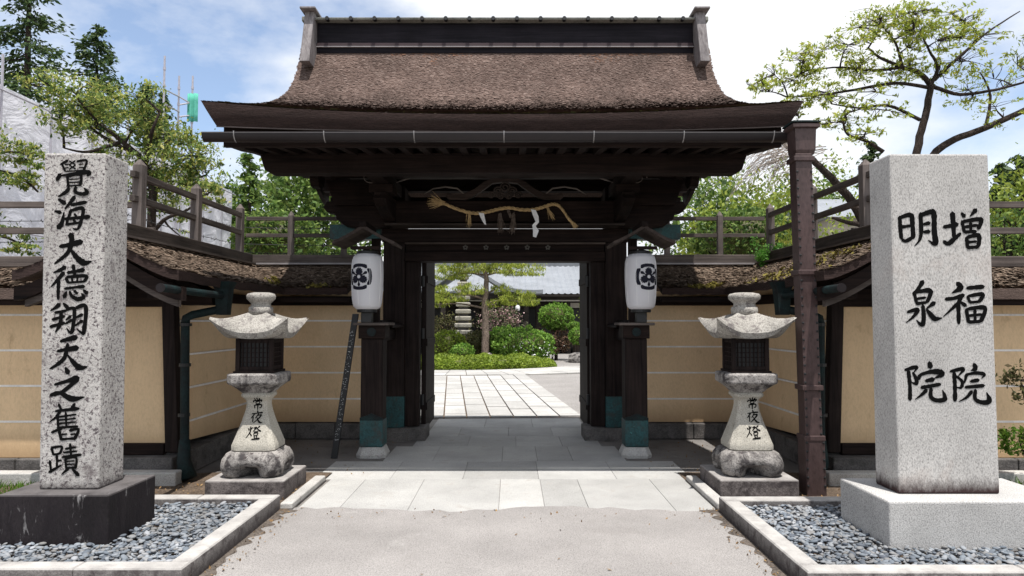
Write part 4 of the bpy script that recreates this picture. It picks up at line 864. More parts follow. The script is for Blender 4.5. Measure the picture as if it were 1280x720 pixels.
    for z in (2.70, 2.93):
        MB().box(*sorted((P(RX-.02), P(RX+.03))), 6.5, RYW-.3, z-.03, z+.03).build('rail', M_greyy, fe, .004)
        MB().box(*sorted((P(1.5), P(RX+.05))), RYW-.02, RYW+.02, z-.025, z+.025).build('rail', M_greyx, fe, .004)
    def wire(p, q, par):
        m = MB(); p, q = Vector(p), Vector(q); n = max(2, int((q-p).length/.11)); m.tube([p.lerp(q, i/12)-Vector((0, 0, .02*math.sin(math.pi*i/12))) for i in range(13)], .0035, 4)
        for i in range(n):
            c = p.lerp(q, (i+.5)/n)-Vector((0, 0, .02*math.sin(math.pi*(i+.5)/n))); 
            for _ in range(2):
                d = Vector((random.gauss(0, 1), random.gauss(0, 1), random.gauss(0, 1))).normalized()*.022; m.tube([c-d, c+d], .003, 3)
        m.build('barbed_wire', M_black, par, fix=False)
    if sx < 0:
        for z in (2.83, 2.60, 2.48): wire((P(RX+.25), 6.6, z), (P(RX+.25), RYW+.1, z), fe); wire((P(RX+.2), RYW+.12, z), (P(1.6), RYW+.12, z), fe)
    fo = empty('outer_fence', (P(6.4), oy, 2.2), 'grey timber rail fence on the lower wall past the %s inscribed pillar' % side, 'fence')
    for z in (2.47, 2.74): MB().box(*sorted((P(RX+.12), P(ox1))), oy-.02, oy+.03, z-.032, z+.032).build('rail', M_greyx, fo, .004)
    for x in np.arange(5.9, 9.4, 1.2): post(P(x), oy, 2.19, 2.88, .045, fo)
    if sx < 0:
        for z in (2.38, 2.6): wire((P(RX+.3), oy+.1, z), (P(8), oy+.1, z), fo)
wing(-1, 'left'); wing(1, 'right')

# ================================================================== STONE LANTERNS
def stone_lantern(cx, cy, side, ang):
    t = empty('stone_lantern', (cx, cy, .012), 'weathered stone lantern with upturned cap standing on the %s of the gate' % side, 'stone lantern', 'stone lanterns flanking the gate')
    MB().box(cx-.34, cx+.34, cy-.33, cy+.33, .0, .175).build('plinth', M_plin, t, .012)
    # clawed foot with arched openings
    ft = MB(); rs = []
    for z, h, p in ((.176, .23, 4), (.19, .258, 4), (.215, .272, 4), (.24, .278, 4), (.265, .281, 4), (.29, .281, 4), (.33, .272, 4), (.372, .245, 4), (.395, .20, 5)):
        ring = []
        for i in range(64):
            a = 2*math.pi*i/64+ang; c, s = math.cos(a-ang), math.sin(a-ang); k = (abs(c)**p+abs(s)**p)**(-1/p)
            side_pos = min(abs(c), abs(s)); arch = max(0, 1-(side_pos/.42)**4)*max(0, 1-((z-.176)/.115)**2)
            hh = h*(1-.8*arch)*(1+.012*math.sin(i*1.7+z*40))
            x, y = rot2(hh*k*c, hh*k*s, ang); ring.append((cx+x, cy+y, z))
        rs.append(ring)
    ft.rings(rs); ft.build('foot', M_lantb, t, smooth=True)
    sh = MB(); sprof = [(.180, .395), (.192, .405), (.192, .445), (.184, .465), (.155, .55), (.122, .65), (.098, .74), (.090, .79), (.092, .825), (.108, .85), (.126, .865), (.130, .885), (.12, .90)]
    sh.square(cx, cy, sprof, 6, 14, ang); shaft = sh.build('shaft', M_shaft, t, smooth=True); shaft.data.set_sharp_from_angle(angle=R(30))
    def yface(z):
        for (r0, z0), (r1, z1) in zip(sprof[:-1], sprof[1:]):
            if z0 <= z <= z1: return r0+(r1-r0)*(z-z0)/(z1-z0)
        return .15
    for ch in LAMP_TEXT:
        def f3(u, v, l):
            z = .862-(v-105)/7.2*.00715*.93; x = (u-270)/7.2*.0064+.01*(1 if side == 'right' else 0); h = yface(z); xx, yy = rot2(x, -(h+l+.001), ang); return cx+xx, cy+yy, z
        ch = [(p_, [q*2.1 for q in w_] if hasattr(w_, '__len__') else w_*2.0) for p_, w_ in ch]; m = MB(); brush(ch, f3, m); m.build('carved_character', M_ink, shaft, fix=False)
    pl = MB(); pl.square(cx, cy, [(.125, .90), (.15, .93), (.205, .975), (.226, .985), (.232, 1.0), (.232, 1.062), (.225, 1.075), (.18, 1.08)], 6, 18, ang); pl.build('middle_platform', M_lantb, t, .006)
    # fire box: timber lattice
    K = .79
    fb = MB(); fb.square(cx, cy, [(.165*K, 1.08), (.165*K, 1.37)], 3, 40, ang); box = fb.build('fire_box', M_black, t)
    def fr(x0, x1, y0, y1, z0, z1, nm, par, m_=M_woodz):
        q = []
        for z in (z0, z1):
            for x, y in ((x0, y0), (x1, y0), (x1, y1), (x0, y1)): a, b = rot2(x*K, y*K, ang); q.append((cx+a, cy+b, z))
        return MB().hexa(q).build(nm, m_, par)
    fr(-.225, .225, -.225, .225, 1.0805, 1.098, 'sill', box)
    for ax_, ay_ in ((-1, -1), (1, -1), (1, 1), (-1, 1)): fr(ax_*.185-.022, ax_*.185+.022, ay_*.185-.022, ay_*.185+.022, 1.099, 1.385, 'corner_stile', box)
    for z in (1.102, 1.345):
        fr(-.162, .162, -.193, -.168, z, z+.035, 'frame_rail', box); fr(.168, .193, -.162, .162, z, z+.035, 'frame_rail', box); fr(-.193, -.168, -.162, .162, z, z+.035, 'frame_rail', box)
    for i in range(7):
        x = -.135+i*.045; fr(x-.005, x+.005, -.185, -.170, 1.138, 1.344, 'lattice_bar', box); fr(.170, .185, x-.005, x+.005, 1.138, 1.344, 'lattice_bar', box); fr(-.185, -.170, x-.005, x+.005, 1.138, 1.344, 'lattice_bar', box)
    for i in range(4):
        z = 1.175+i*.042; fr(-.162, .162, -.188, -.180, z-.004, z+.004, 'lattice_bar', box); fr(.180, .188, -.162, .162, z-.004, z+.004, 'lattice_bar', box); fr(-.188, -.180, -.162, .162, z-.004, z+.004, 'lattice_bar', box)
    # cap: four upturned corners
    def capz(u, v):
        r = max(abs(u), abs(v)); s = min(abs(u), abs(v))/max(r, 1e-6); dome = .215*(1-r)**.55*(1-.25*r*r) if r < 1 else 0
        return dome+.135*(s**3.0)*(r**4)
    H = .345
    def spread(u, v):
        s = min(abs(u), abs(v))/max(max(abs(u), abs(v)), 1e-6); k = 1-.20*(1-s**2.2); return u*H*k, v*H*k
    kp = MB(); N = 40
    kp.grid(lambda a, b: (lambda u, v: (lambda q: (cx+q[0], cy+q[1], 1.435+capz(u, v)))(rot2(*spread(u, v), ang)))(a*2-1, b*2-1), N, N)
    def under(u, v):
        r = max(abs(u), abs(v)); s = min(abs(u), abs(v))/max(r, 1e-6); return 1.385-.01*(1-r)+.160*(s**3.0)*(r**4)
    kp.grid(lambda a, b: (lambda u, v: (lambda q: (cx+q[0], cy+q[1], under(u, v)))(rot2(*[c*.93 for c in spread(u, v)], ang)))(a*2-1, b*2-1), N, N)
    for ed in range(4):
        def rim(a, b):
            s = a*2-1; u, v = ((s, -1), (1, s), (-s, 1), (-1, -s))[ed]; x, y = spread(u, v); k = 1-.07*b; q = rot2(x*k, y*k, ang); zt, zb = 1.435+capz(u, v), under(u, v); return cx+q[0], cy+q[1], zt+(zb-zt)*b
        kp.grid(rim, N, 4)
    cp_ = kp.build('cap', M_lant, t, smooth=True, fix=False); cp_.data.set_sharp_from_angle(angle=R(50))
    jw = MB(); jw.square(cx, cy, [(.098, 1.60), (.106, 1.625), (.104, 1.665), (.088, 1.676), (.084, 1.70), (.104, 1.722), (.124, 1.742), (.127, 1.77), (.116, 1.788), (.07, 1.80)], 4, 3.6, ang+.4); jw.build('jewel', M_lant, t, smooth=True)
stone_lantern(-2.29, 6.35, 'left', .03); stone_lantern(2.13, 6.38, 'right', -.03)
# low edging strips beside the lantern plinths
for sx, xx in ((-1, -1.84), (1, 1.72)):
    MB().box(xx-.05, xx+.05, 5.74, 6.76, .0, .06).build('edging_stone', M_kerb, tag(MB().box(xx-.055, xx+.055, 5.735, 6.765, .0, .02).build('path_edging', M_base), 'narrow stone edging strip beside the %s lantern plinth' % ('left' if sx < 0 else 'right'), 'edging'), .01)

# ================================================================== INSCRIBED PILLARS ON GRAVEL BEDS
def pillar(name, label, base, bm_, shaft, sm, text, group=None):
    (bx0, bx1, by0, by1, bz0, bz1) = base; (x0, x1, y0, y1, z1, tl, tr) = shaft
    p = empty(name, ((x0+x1)/2, (y0+y1)/2, bz0), label, 'pillar', group)
    MB().box(bx0, bx1, by0, by1, bz0, bz1).build('plinth', bm_, p, .012)
    s = MB(); s.hexa([(x0, y0, bz1), (x1, y0, bz1), (x1, y1, bz1), (x0, y1, bz1), (x0+tl, y0+.01, z1), (x1-tr, y0+.01, z1), (x1-tr, y1-.01, z1), (x0+tl, y1-.01, z1)])
    sh = s.build('shaft', sm, p, .013)
    for (o, st) in text:
        def f3(u, v, l):
            X, _, Z = photo(o[0]+u/o[2], o[1]+v/o[2], y0+.004); return X, y0+.01*(Z-bz1)/(z1-bz1)-l-.0005, Z
        st = [(p_, [q*BOLD for q in w_] if hasattr(w_, '__len__') else w_*BOLD) for p_, w_ in st]; m = MB(); brush(st, f3, m); m.build('carved_character', M_ink, sh, fix=False)
    return p
pillar('inscribed_pillar', 'speckled lichened granite pillar with nine carved black characters on a dark plinth', (-3.36, -2.63, 4.60, 5.20, .06, .41), M_darkst, (-3.185, -2.785, 4.74, 5.05, 2.70, -.04, .015), M_old, LEFT_TEXT)
pillar('inscribed_pillar', 'broad pale granite pillar with two columns of carved characters on a matching plinth', (2.42, 3.62, 4.53, 5.20, .06, .385), M_granb, (2.59, 3.27, 4.72, 5.02, 2.69, .0, .0), M_gran, RIGHT_TEXT)
bmi = bmesh.new(); bmesh.ops.create_icosphere(bmi, subdivisions=2, radius=1); ICO_V = np.array([v.co[:] for v in bmi.verts]); ICO_F = np.array([[v.index for v in f.verts] for f in bmi.faces]); bmi.free()
def bed(sx, xin, xout, y0, y1, hole, side):
    b = empty('gravel_bed_kerb', ((xin+xout)/2, (y0+y1)/2, 0), 'pale granite kerb framing the gravel bed around the %s pillar' % side, 'kerb')
    w = .125; hk = .136
    def stones(a, c, horiz, fixed):
        x = a
        while x < c-.02:
            l = min(1.25, c-x); 
            if c-x-l < .3: l = c-x
            if horiz: m = cbox(x+.002, x+l-.002, fixed, fixed+w, .0, hk, .008)
            else: m = cbox(fixed, fixed+w, x+.002, x+l-.002, .0, hk, .008)
            m.build('kerb_stone', M_kerbd, b); x += l
    xl, xr = min(xin, xout), max(xin, xout)
    stones(xl, xr, True, y0); stones(xl, xr, True, y1-w)
    stones(y0+w+.002, y1-w-.002, False, xin-(w if sx < 0 else 0))
    fl = MB(); fl.grid(lambda u, v: (xl+(xr-xl)*u, y0+w*.5+(y1-y0-w)*v, .062), 1, 1); tag(fl.build('bed_soil_%s' % side, M_soil, org=(0, 0, .062)), kind='structure')
    n = 7600; vis0, vis1 = (max(xl, -4.6), xin-w) if sx < 0 else (xin+w, min(xr, 4.6))
    P = np.stack([RNG.uniform(vis0, vis1, n), RNG.uniform(y0+w, y1-w, n), RNG.uniform(.068, .104, n)], 1)
    k = ~((P[:, 0] > hole[0]-.01) & (P[:, 0] < hole[1]+.01) & (P[:, 1] > hole[2]-.01) & (P[:, 1] < hole[3]+.01)); P = P[k]; n = len(P)
    sc = np.abs(RNG.normal(1, .25, (n, 1)))*np.array([[.0195, .0140, .0080]]); a = RNG.uniform(0, 6.28, n); tl = RNG.normal(0, .3, n)
    V = ICO_V[None]*sc[:, None, :]; ca, sa = np.cos(tl)[:, None], np.sin(tl)[:, None]; V = np.stack([V[..., 0]*ca-V[..., 2]*sa, V[..., 1], V[..., 0]*sa+V[..., 2]*ca], -1)
    ca, sa = np.cos(a)[:, None], np.sin(a)[:, None]; V = np.stack([V[..., 0]*ca-V[..., 1]*sa, V[..., 0]*sa+V[..., 1]*ca, V[..., 2]], -1)+P[:, None]
    F = (ICO_F[None]+(np.arange(n)*len(ICO_V))[:, None, None]).reshape(-1, 3); me = bpy.data.meshes.new('pebbles')
    me.vertices.add(n*len(ICO_V)); me.vertices.foreach_set('co', V.reshape(-1).astype(np.float32)); me.loops.add(F.size); me.loops.foreach_set('vertex_index', F.reshape(-1).astype(np.int32))
    me.polygons.add(len(F)); me.polygons.foreach_set('loop_start', np.arange(0, F.size, 3, dtype=np.int32)); me.polygons.foreach_set('loop_total', np.full(len(F), 3, np.int32)); me.update(calc_edges=True); me.materials.append(M_peb); me.shade_smooth()
    tag(put('pebbles', me, None, (0, 0, 0)), 'blue grey pebbles filling the bed around the %s pillar' % side, 'gravel', kind='stuff')
bed(-1, -1.88, -7.5, 4.03, 5.72, (-3.36, -2.63, 4.60, 5.20), 'left'); bed(1, 1.66, 7.5, 3.98, 5.66, (2.42, 3.62, 4.53, 5.20), 'right')

# ================================================================== VEGETATION
def limb(mb, pts, r0, r1, n=7):
    L_ = smooth_line([Vector(p) for p in pts], 5); m = len(L_); mb.tube([p+Vector((random.gauss(0, 1), random.gauss(0, 1), random.gauss(0, 1)))*r0*.05 for p in L_], [r0+(r1-r0)*i/(m-1) for i in range(m)], n); return L_
def at(px, py, y): return Vector(photo(px, py, y))
def twigs(mb, tips, start, r=.012, bend=.15):
    for t in tips:
        t = Vector(t); s = min(start, key=lambda q: (q-t).length+max(0, q.z-t.z)*.3)
        mid = s.lerp(t, .5)+Vector((random.gauss(0, bend), random.gauss(0, bend), random.gauss(0, bend*.5)))*(t-s).length; mb.tube(smooth_line([s, mid, t], 4), [r*(1-.75*i/8) for i in range(9)], 5)
def sub_limb(mb, c, nodes, r0=.02, r1=.006):
    c = Vector(c); st_ = min(nodes, key=lambda q: (q-c).length+max(0, q.z-c.z)*.5); mid = st_.lerp(c, .5)+Vector((random.gauss(0, .08), random.gauss(0, .08), .06))*(c-st_).length
    L_ = limb(mb, [st_, mid, c], r0, r1, 6); return [q.copy() for q in L_[2:]]
def tree(name, label, base, group=None): return empty(name, base, label, 'tree', group)
# --- broadleaf tree behind the left wall
Y0 = 11.2
tb = at(185, 330, Y0); tb.z = 0
t = tree('broadleaf_tree', 'spreading broadleaf tree with yellowing leaves behind the left pillar', tuple(tb))
tr = MB(); nodes = []
nodes += limb(tr, [tb, at(188, 300, Y0), at(190, 240, Y0), at(178, 200, Y0), at(150, 175, Y0), at(120, 150, Y0)], .085, .02)
nodes += limb(tr, [at(190, 245, Y0), at(215, 215, Y0+.3), at(235, 195, Y0+.2), at(255, 200, Y0)], .045, .012)
nodes += limb(tr, [at(182, 205, Y0), at(190, 165, Y0-.4), at(200, 140, Y0-.4)], .045, .012)
nodes += limb(tr, [at(186, 300, Y0), at(205, 275, Y0-.3), at(235, 262, Y0-.3), at(262, 240, Y0-.2)], .04, .01)
nodes += limb(tr, [at(150, 178, Y0), at(110, 190, Y0-.2), at(80, 185, Y0-.2)], .035, .01)
nodes += limb(tr, [at(165, 190, Y0), at(120, 165, Y0+.4), at(85, 130, Y0+.3), at(65, 115, Y0+.3)], .035, .01)
cl = [((95, 118), 34, 26, .9), ((140, 128), 38, 26, 1.), ((180, 150), 34, 24, .9), ((75, 150), 28, 18, .5), ((120, 160), 34, 20, .7), ((205, 175), 32, 28, .9), ((235, 195), 32, 30, 1.1), ((258, 218), 24, 26, .8), ((225, 228), 28, 22, .8), ((255, 243), 20, 16, .5), ((175, 120), 26, 18, .5), ((205, 240), 26, 20, .35), ((165, 235), 20, 18, .3), ((60, 105), 20, 14, .35), ((215, 268), 26, 14, .25), ((190, 205), 30, 22, .5), ((150, 195), 30, 14, .35), ((225, 295), 14, 10, .12)]
P = []
for (px, py), rx, ry, d in cl:
    c = at(px, py, Y0+random.uniform(-.5, .5)); s = Y0/FPX; P.append(blob(c, (rx*s, .45, ry*s), int(1350*d), int(26*d)+3, .18))
    sn = sub_limb(tr, c, nodes, .022, .008); q_ = P[-1]; twigs(tr, [q_[k_] for k_ in RNG.integers(0, len(q_), int(16*d)+4)], sn, .008)
tr.build('trunk', M_trunk, t, smooth=True, fix=False); quad_obj('crown', M_lf_broad, leaves(np.concatenate(P), .064, .42, .7), t)
# --- its neighbour at the frame's left edge
Yb = 10.2; tb = at(-40, 330, Yb); tb.z = 0
t = tree('broadleaf_tree', 'leafy branches of a tree at the far left edge beside the pillar', tuple(tb)); tr = MB()
nd = limb(tr, [tb, at(-38, 300, Yb), at(-30, 240, Yb), at(-10, 215, Yb), at(25, 222, Yb), at(48, 240, Yb)], .07, .012); nd += limb(tr, [at(-30, 240, Yb), at(-20, 200, Yb), at(10, 190, Yb), at(40, 195, Yb)], .04, .01); nd += limb(tr, [at(-36, 300, Yb), at(0, 295, Yb), at(40, 312, Yb)], .03, .01)
P = []
for (px, py), rx, ry, d in [((15, 190), 34, 14, .8), ((20, 225), 30, 12, .6), ((45, 200), 16, 14, .4), ((-40, 180), 40, 30, 1.), ((5, 292), 22, 10, .25), ((35, 312), 20, 6, .3), ((-40, 250), 40, 30, .8)]:
    s = Yb/FPX; c = at(px, py, Yb); P.append(blob(c, (rx*s, .35, ry*s), int(1300*d), int(24*d)+3, .2)); twigs(tr, [c+Vector((random.gauss(0, rx*s*.4), 0, random.gauss(0, ry*s*.4))) for _ in range(4)], nd, .01)
tr.build('trunk', M_trunk, t, smooth=True, fix=False); quad_obj('crown', M_lf_broad, leaves(np.concatenate(P), .062, .42, .7), t)
# --- cherry with sparse young leaves on the right
Yc = 11.0; tb = at(1118, 345, Yc); tb.z = 0
t = tree('cherry_tree', 'gnarled cherry tree with sparse yellow green leaves behind the right pillar', tuple(tb)); tr = MB(); nd = []
A = lambda px, py, dy=0: at(px, py, Yc+dy)
LIMBS = [([tb, A(1118, 320), A(1122, 285), A(1136, 240), A(1148, 180), A(1158, 140), A(1164, 106)], .085, .05), ([A(1122, 300), A(1085, 283), A(1064, 250), A(1034, 218), A(1012, 196), A(990, 176), A(975, 178)], .09, .03),
  ([A(1122, 290), A(1160, 205), A(1186, 178), A(1232, 160), A(1290, 134)], .068, .042), ([A(1164, 108), A(1150, 92), A(1128, 84), A(1100, 72), A(1085, 60)], .045, .014), ([A(1164, 110), A(1120, 104), A(1070, 112), A(1030, 118), A(985, 122)], .033, .01),
  ([A(1164, 106), A(1172, 84), A(1162, 64), A(1150, 40)], .036, .01), ([A(1168, 100), A(1200, 70), A(1235, 40), A(1275, 14)], .03, .008), ([A(1166, 108), A(1200, 118), A(1245, 112), A(1290, 100)], .035, .015),
  ([A(1104, 190, -.2), A(1082, 176, -.2), A(1060, 168, -.2), A(1054, 150, -.2), A(1062, 140, -.2)], .035, .01), ([A(1150, 150), A(1110, 132, .3), A(1075, 135, .4), A(1040, 130, .4)], .03, .01), ([A(1085, 283), A(1060, 278), A(1040, 272)], .05, .02), ([A(1232, 160), A(1238, 120), A(1225, 90)], .03, .008), ([A(1128, 84), A(1090, 88), A(1050, 84), A(1010, 88)], .03, .008), ([A(1128, 84), A(1120, 55), A(1105, 35)], .025, .008)]
for p, a, b in LIMBS: nd += limb(tr, p, a, b, 8)[3:]
P = []
for (px, py), rx, ry, d in [((965, 110), 32, 20, .5), ((1000, 85), 36, 18, .7), ((1045, 70), 40, 22, .9), ((1085, 45), 40, 24, 1.), ((1130, 30), 40, 22, .9), ((1175, 45), 40, 22, .8), ((1225, 35), 40, 18, .7), ((1030, 110), 40, 20, .8), ((1080, 95), 40, 20, .8), ((1130, 70), 34, 22, .6), ((1200, 90), 40, 22, .5), ((1260, 75), 34, 30, .5), ((990, 135), 30, 16, .45), ((1040, 145), 34, 14, .4), ((1090, 130), 40, 16, .45), ((1240, 130), 34, 16, .25), ((1150, 12), 40, 14, .5), ((1075, 165), 30, 12, .2), ((1190, 20), 30, 12, .4), ((1310, 60), 40, 40, .5), ((945, 98), 16, 10, .2)]:
    s = Yc/FPX
    for _ in range(3):
        c = A(px+random.gauss(0, rx*.45), py+random.gauss(0, ry*.45), random.uniform(-.6, .6)); sn = sub_limb(tr, c, nd, .015, .005); nd += sn[4:]
        pp = blob(c, (rx*s*.75, .35, ry*s*.75), int(310*d)+20, int(15*d)+4, .11); P.append(pp); twigs(tr, [pp[k_] for k_ in RNG.integers(0, len(pp), int(22*d)+4)], sn, .0058, .16)
tr.build('trunk', M_trunk, t, smooth=True, fix=False); quad_obj('crown', M_lf_cherry, leaves(np.concatenate(P), .060, .36, .3), t)
# --- weeping bare twigs left of the downpipe
Yw = 12.5; tb = at(1010, 330, Yw); tb.z = 0
t = tree('weeping_tree', 'weeping tree with pale bare drooping twigs behind the copper downpipe', tuple(tb)); tr = MB()
nd = limb(tr, [tb, at(1008, 290, Yw), at(1000, 220, Yw), at(985, 185, Yw), at(965, 172, Yw)], .07, .025)
for i in range(120):
    p0 = nd[-random.randint(1, 9)]+Vector((random.gauss(.15, .25), random.gauss(0, .3), random.gauss(0, .08))); L2 = random.uniform(.6, 1.3); dx = -random.uniform(.45, 1.0); e = p0+Vector((dx*L2, random.gauss(0, .3), -L2*random.uniform(.35, .75)))
    tr.tube(smooth_line([p0, p0.lerp(e, .5)+Vector((-.08, 0, .12)), e], 5), [.008-.0006*j for j in range(11)], 4)
tr.build('trunk', M_dead, t, smooth=True, fix=False)
quad_obj('crown', M_lf_cherry, leaves(np.concatenate([blob(at(975, 235, Yw), (.5, .4, .5), 200, 20, .2), blob(at(985, 290, Yw), (.4, .4, .3), 250, 20, .2)]), .075, .4, .3), t)
# --- conifers
def cedar(name, label, base, h, rmax, n, m=M_lf_cedar, group=None, z0=.12, leaf=.5, droop=.35, pw=.8):
    t = tree(name, label, base, group); tr = MB(); b = Vector(base); tr.tube([b, b+Vector((.1, 0, h*.5)), b+Vector((0, 0, h))], [h*.018, h*.011, .03], 7)
    P, D = [], []; nb = int(h*5.5)
    for i in range(nb):
        f = z0+(1-z0)*(i+random.random())/nb; z = h*f; r = rmax*(1-f)**pw*random.uniform(.55, 1.15)+.12; a = random.uniform(0, 6.283)
        dirv = np.array([math.cos(a), math.sin(a), 0]); k = max(6, int(n/nb*(r/rmax+.25)))
        s = RNG.random(k)**.6; sag = -droop*r*s*s+.12*r*s
        q = np.array(base)+np.array([0, 0, z])+dirv*(r*s)[:, None]+np.stack([0*s, 0*s, sag], 1)+RNG.normal(size=(k, 3))*(.10+.10*r)*np.array([1, 1, .55]); P.append(q)
        D.append(np.tile(dirv+np.array([0, 0, -.35]), (k, 1)))
        if i % 3 == 0: tr.tube([b+Vector((0, 0, z)), b+Vector((dirv[0]*r*.85, dirv[1]*r*.85, z-.15*r))], [.03+.012*r, .01], 4)
    tr.build('trunk', M_trunk, t, fix=False); quad_obj('crown', m, leaves(np.concatenate(P), leaf, .42, .4, np.concatenate(D), .7), t)
def far(px, py, y): v = at(px, py, y); return (v.x, y, 0), v.z
for px, py, y, r, lab in ((38, -75, 40, 4.2, 'tallest dark cedar rising at the top left corner'), (122, 34, 42, 4.0, 'second dark cedar rising behind the broadleaf tree'), (185, 105, 50, 2.0, 'small distant cedar tip left of the scaffold poles'), (203, 118, 52, 1.8, 'small distant cedar tip nearest the scaffold poles'), (-30, 40, 38, 3., 'cedar cut off by the left edge of the view')):
    b, z = far(px, py, y); cedar('cedar_tree', lab, b, z, r, 13000, group='cedars behind the scaffold', z0=.3, leaf=.30, droop=.25, pw=.55)
for px, py, y, r, lab in ((312, 192, 34, 2.1, 'slender cedar against the sky left of the gate roof'), (345, 208, 36, 1.9, 'cedar just right of the slender one left of the gate')):
    b, z = far(px, py, y); cedar('cedar_tree', lab, b, z, r, 9000, M_lf_forest, group='cedars left of the gate', z0=.1, leaf=.24)
for px, py, y, r, lab in ((1088, 178, 38, 1.7, 'narrow conifer seen left of the broad pale pillar'), (1275, 196, 30, 2.0, 'conifer at the right edge above the outer fence'), (1250, 205, 34, 1.8, 'small conifer just right of the broad pale pillar')):
    b, z = far(px, py, y); cedar('conifer_tree', lab, b, z, r, 8000, M_lf_cedar, group='conifers behind the right pillar', z0=.2, leaf=.26)
def round_tree(name, label, px, top, y, rx, n, m, leaf, group=None, zlow=1.5, cl=60, tight=.16, ry=None):
    b, z = far(px, top, y); t = tree(name, label, b, group); tr = MB(); h = (z-zlow)/2; c = Vector((b[0], y, zlow+h)); nd = limb(tr, [Vector(b), Vector((b[0]+.1, y, zlow)), c], .12+.01*z, .05)
    P = blob(c, (rx, ry or rx, h), n, cl, tight, .35); twigs(tr, [Vector(P[i]) for i in range(0, n, n//24)], nd, .03)
    tr.build('trunk', M_trunk, t, smooth=True, fix=False); quad_obj('crown', m, leaves(P, leaf, .5, .6), t)
for a in ((385, 200, 30, 2.2, 'dense green tree in the gap beside the left gate bracket'), (425, 190, 33, 2.4, 'green tree half hidden by the left gate post bracket'), (300, 235, 36, 1.8, 'low green tree at the end of the white sheeting')):
    round_tree('forest_tree', a[4], a[0], a[1], a[2], a[3], 8000, M_lf_forest, .22, 'trees beyond the left courtyard wall', 1.0, 120)
for a in ((860, 205, 34, 2.2, 'dark green tree beside the right gate bracket', M_lf_forest), (905, 215, 36, 2.3, 'dark green tree behind the right courtyard fence', M_lf_forest), (950, 232, 30, 2.0, 'lighter green tree left of the copper downpipe', M_lf_lime), (1005, 215, 36, 2.0, 'green tree directly behind the copper downpipe', M_lf_forest), (1055, 200, 40, 2.4, 'tall leafy tree between downpipe and broad pillar', M_lf_lime)):
    round_tree('forest_tree', a[4], a[0], a[1], a[2], a[3], 6500, a[5], .22, 'trees beyond the right courtyard wall', 1.0, 110)
# clipped ball tree and shrubs just behind the walls
def topiary(name, label, c, r, n, m, leaf, cat='shrub', group=None, trunk=True, core=.80, flat=1.0, bump=.17):
    c = Vector(c); r = Vector(r); t = empty(name, (c.x, c.y, 0 if trunk else max(0, c.z-r.z)), label, cat, group)
    d = unit(RNG.normal(size=(n, 3))); lump = 1+bump*np.sin(d[:, :1]*9+c.x)*np.cos(d[:, 1:2]*8)*np.sin(d[:, 2:]*7+1)+np.abs(RNG.normal(size=(n, 1)))*.05-.04+.05*np.sin(d[:, :1]*23+d[:, 2:]*17)
    P = np.array(c)+d*np.array(r)*lump; P = P[P[:, 2] > .02]; dd = unit((P-np.array(c))/np.array(r))
    q = MB(); q.square(c.x, c.y, [(r.x*core*math.cos(a), r.y*core*math.cos(a), max(.02, c.z+r.z*core*math.sin(a))) for a in np.linspace(-1.5, 1.5, 9)], 6, 2)
    V = leaves(P, leaf, .55, .2, dd*.35, .9)
    quad_obj('foliage', m, V, t); q.build('inner_twigs', M_lf_dull, t, smooth=True)
    if trunk: MB().tube([(c.x, c.y, 0), (c.x, c.y, c.z)], [.07, .05], 7).build('stem', M_trunk, t)
    return t
topiary('clipped_tree', 'rounded clipped tree behind the left courtyard fence', at(347, 300, 14), (.80, .8, .52), 5200, M_lf_forest, .085, 'tree')
topiary('clipped_tree', 'broad clipped tree behind the right courtyard fence', at(930, 300, 14.5), (1.0, .9, .62), 5200, M_lf_forest, .09, 'tree')
round_tree('yellow_green_tree', 'pale yellow green tree behind the right courtyard fence', 885, 262, 15, .65, 1500, M_lf_lime, .09, None, 2.2, 26)
round_tree('yellow_green_tree', 'sunny yellow green tree under the leaning cherry limb', 1060, 268, 15, 1.0, 2600, M_lf_lime, .09, None, 1.8, 40)
round_tree('yellow_green_tree', 'bright leafy tree right of the broad pale pillar', 1268, 205, 13, .75, 3200, M_lf_lime, .10, None, 2.0, 50)
round_tree('yellow_green_tree', 'green bush low behind the outer fence at right edge', 1262, 270, 12, .7, 2600, M_lf_forest, .09, None, 1.7, 40)
round_tree('leafy_tree', 'green tree showing between the right fence posts', 985, 255, 17, .8, 2200, M_lf_lime, .10, None, 2.0, 40)
# fern tuft and weeds on the right wall roof
fc = Vector((gx(3.48-.12), 8.60, 2.25)); fc = at(957, 345, 9.0)
fp = empty('fern_plant', tuple(fc), 'bright green feathery plant sprouting from the right wall roof', 'plant'); P = []; tr = MB()
for i in range(14):
    e = fc+Vector((random.gauss(0, .13), random.gauss(0, .06), random.uniform(.22, .50))); m_ = fc.lerp(e, .5)+Vector((0, 0, .05)); L_ = smooth_line([fc, m_, e], 6); tr.tube(L_, .003, 4)
    for q in L_[3:]:
        for _ in range(9): P.append(np.array(q)+RNG.normal(size=3)*np.array([.035, .03, .025]))
tr.build('stems', M_lf_fern, fp, fix=False); quad_obj('fronds', M_lf_fern, leaves(np.array(P), .032, .5, .5), fp)
for px, py, y, r, n, lab, m in ((1276, 476, 6.35, .17, 700, 'sparse brown twiggy shrub at the right edge', M_lf_dull), (1274, 552, 6.3, .14, 900, 'small green shrub low at the right edge', M_lf_grass)):
    c = at(px, py, y); t = empty('edge_shrub', (c.x, c.y, 0), lab, 'shrub'); tr = MB(); nd = limb(tr, [(c.x+.1, y, 0), (c.x+.06, y, c.z*.6), tuple(c)], .012, .005); P = blob(c, (r, r, r), n, 30, .16); twigs(tr, [Vector(P[i]) for i in range(0, n, n//14)], nd, .004); tr.build('stem', M_trunk, t, fix=False); quad_obj('foliage', m, leaves(P, .035, .5, .4), t)
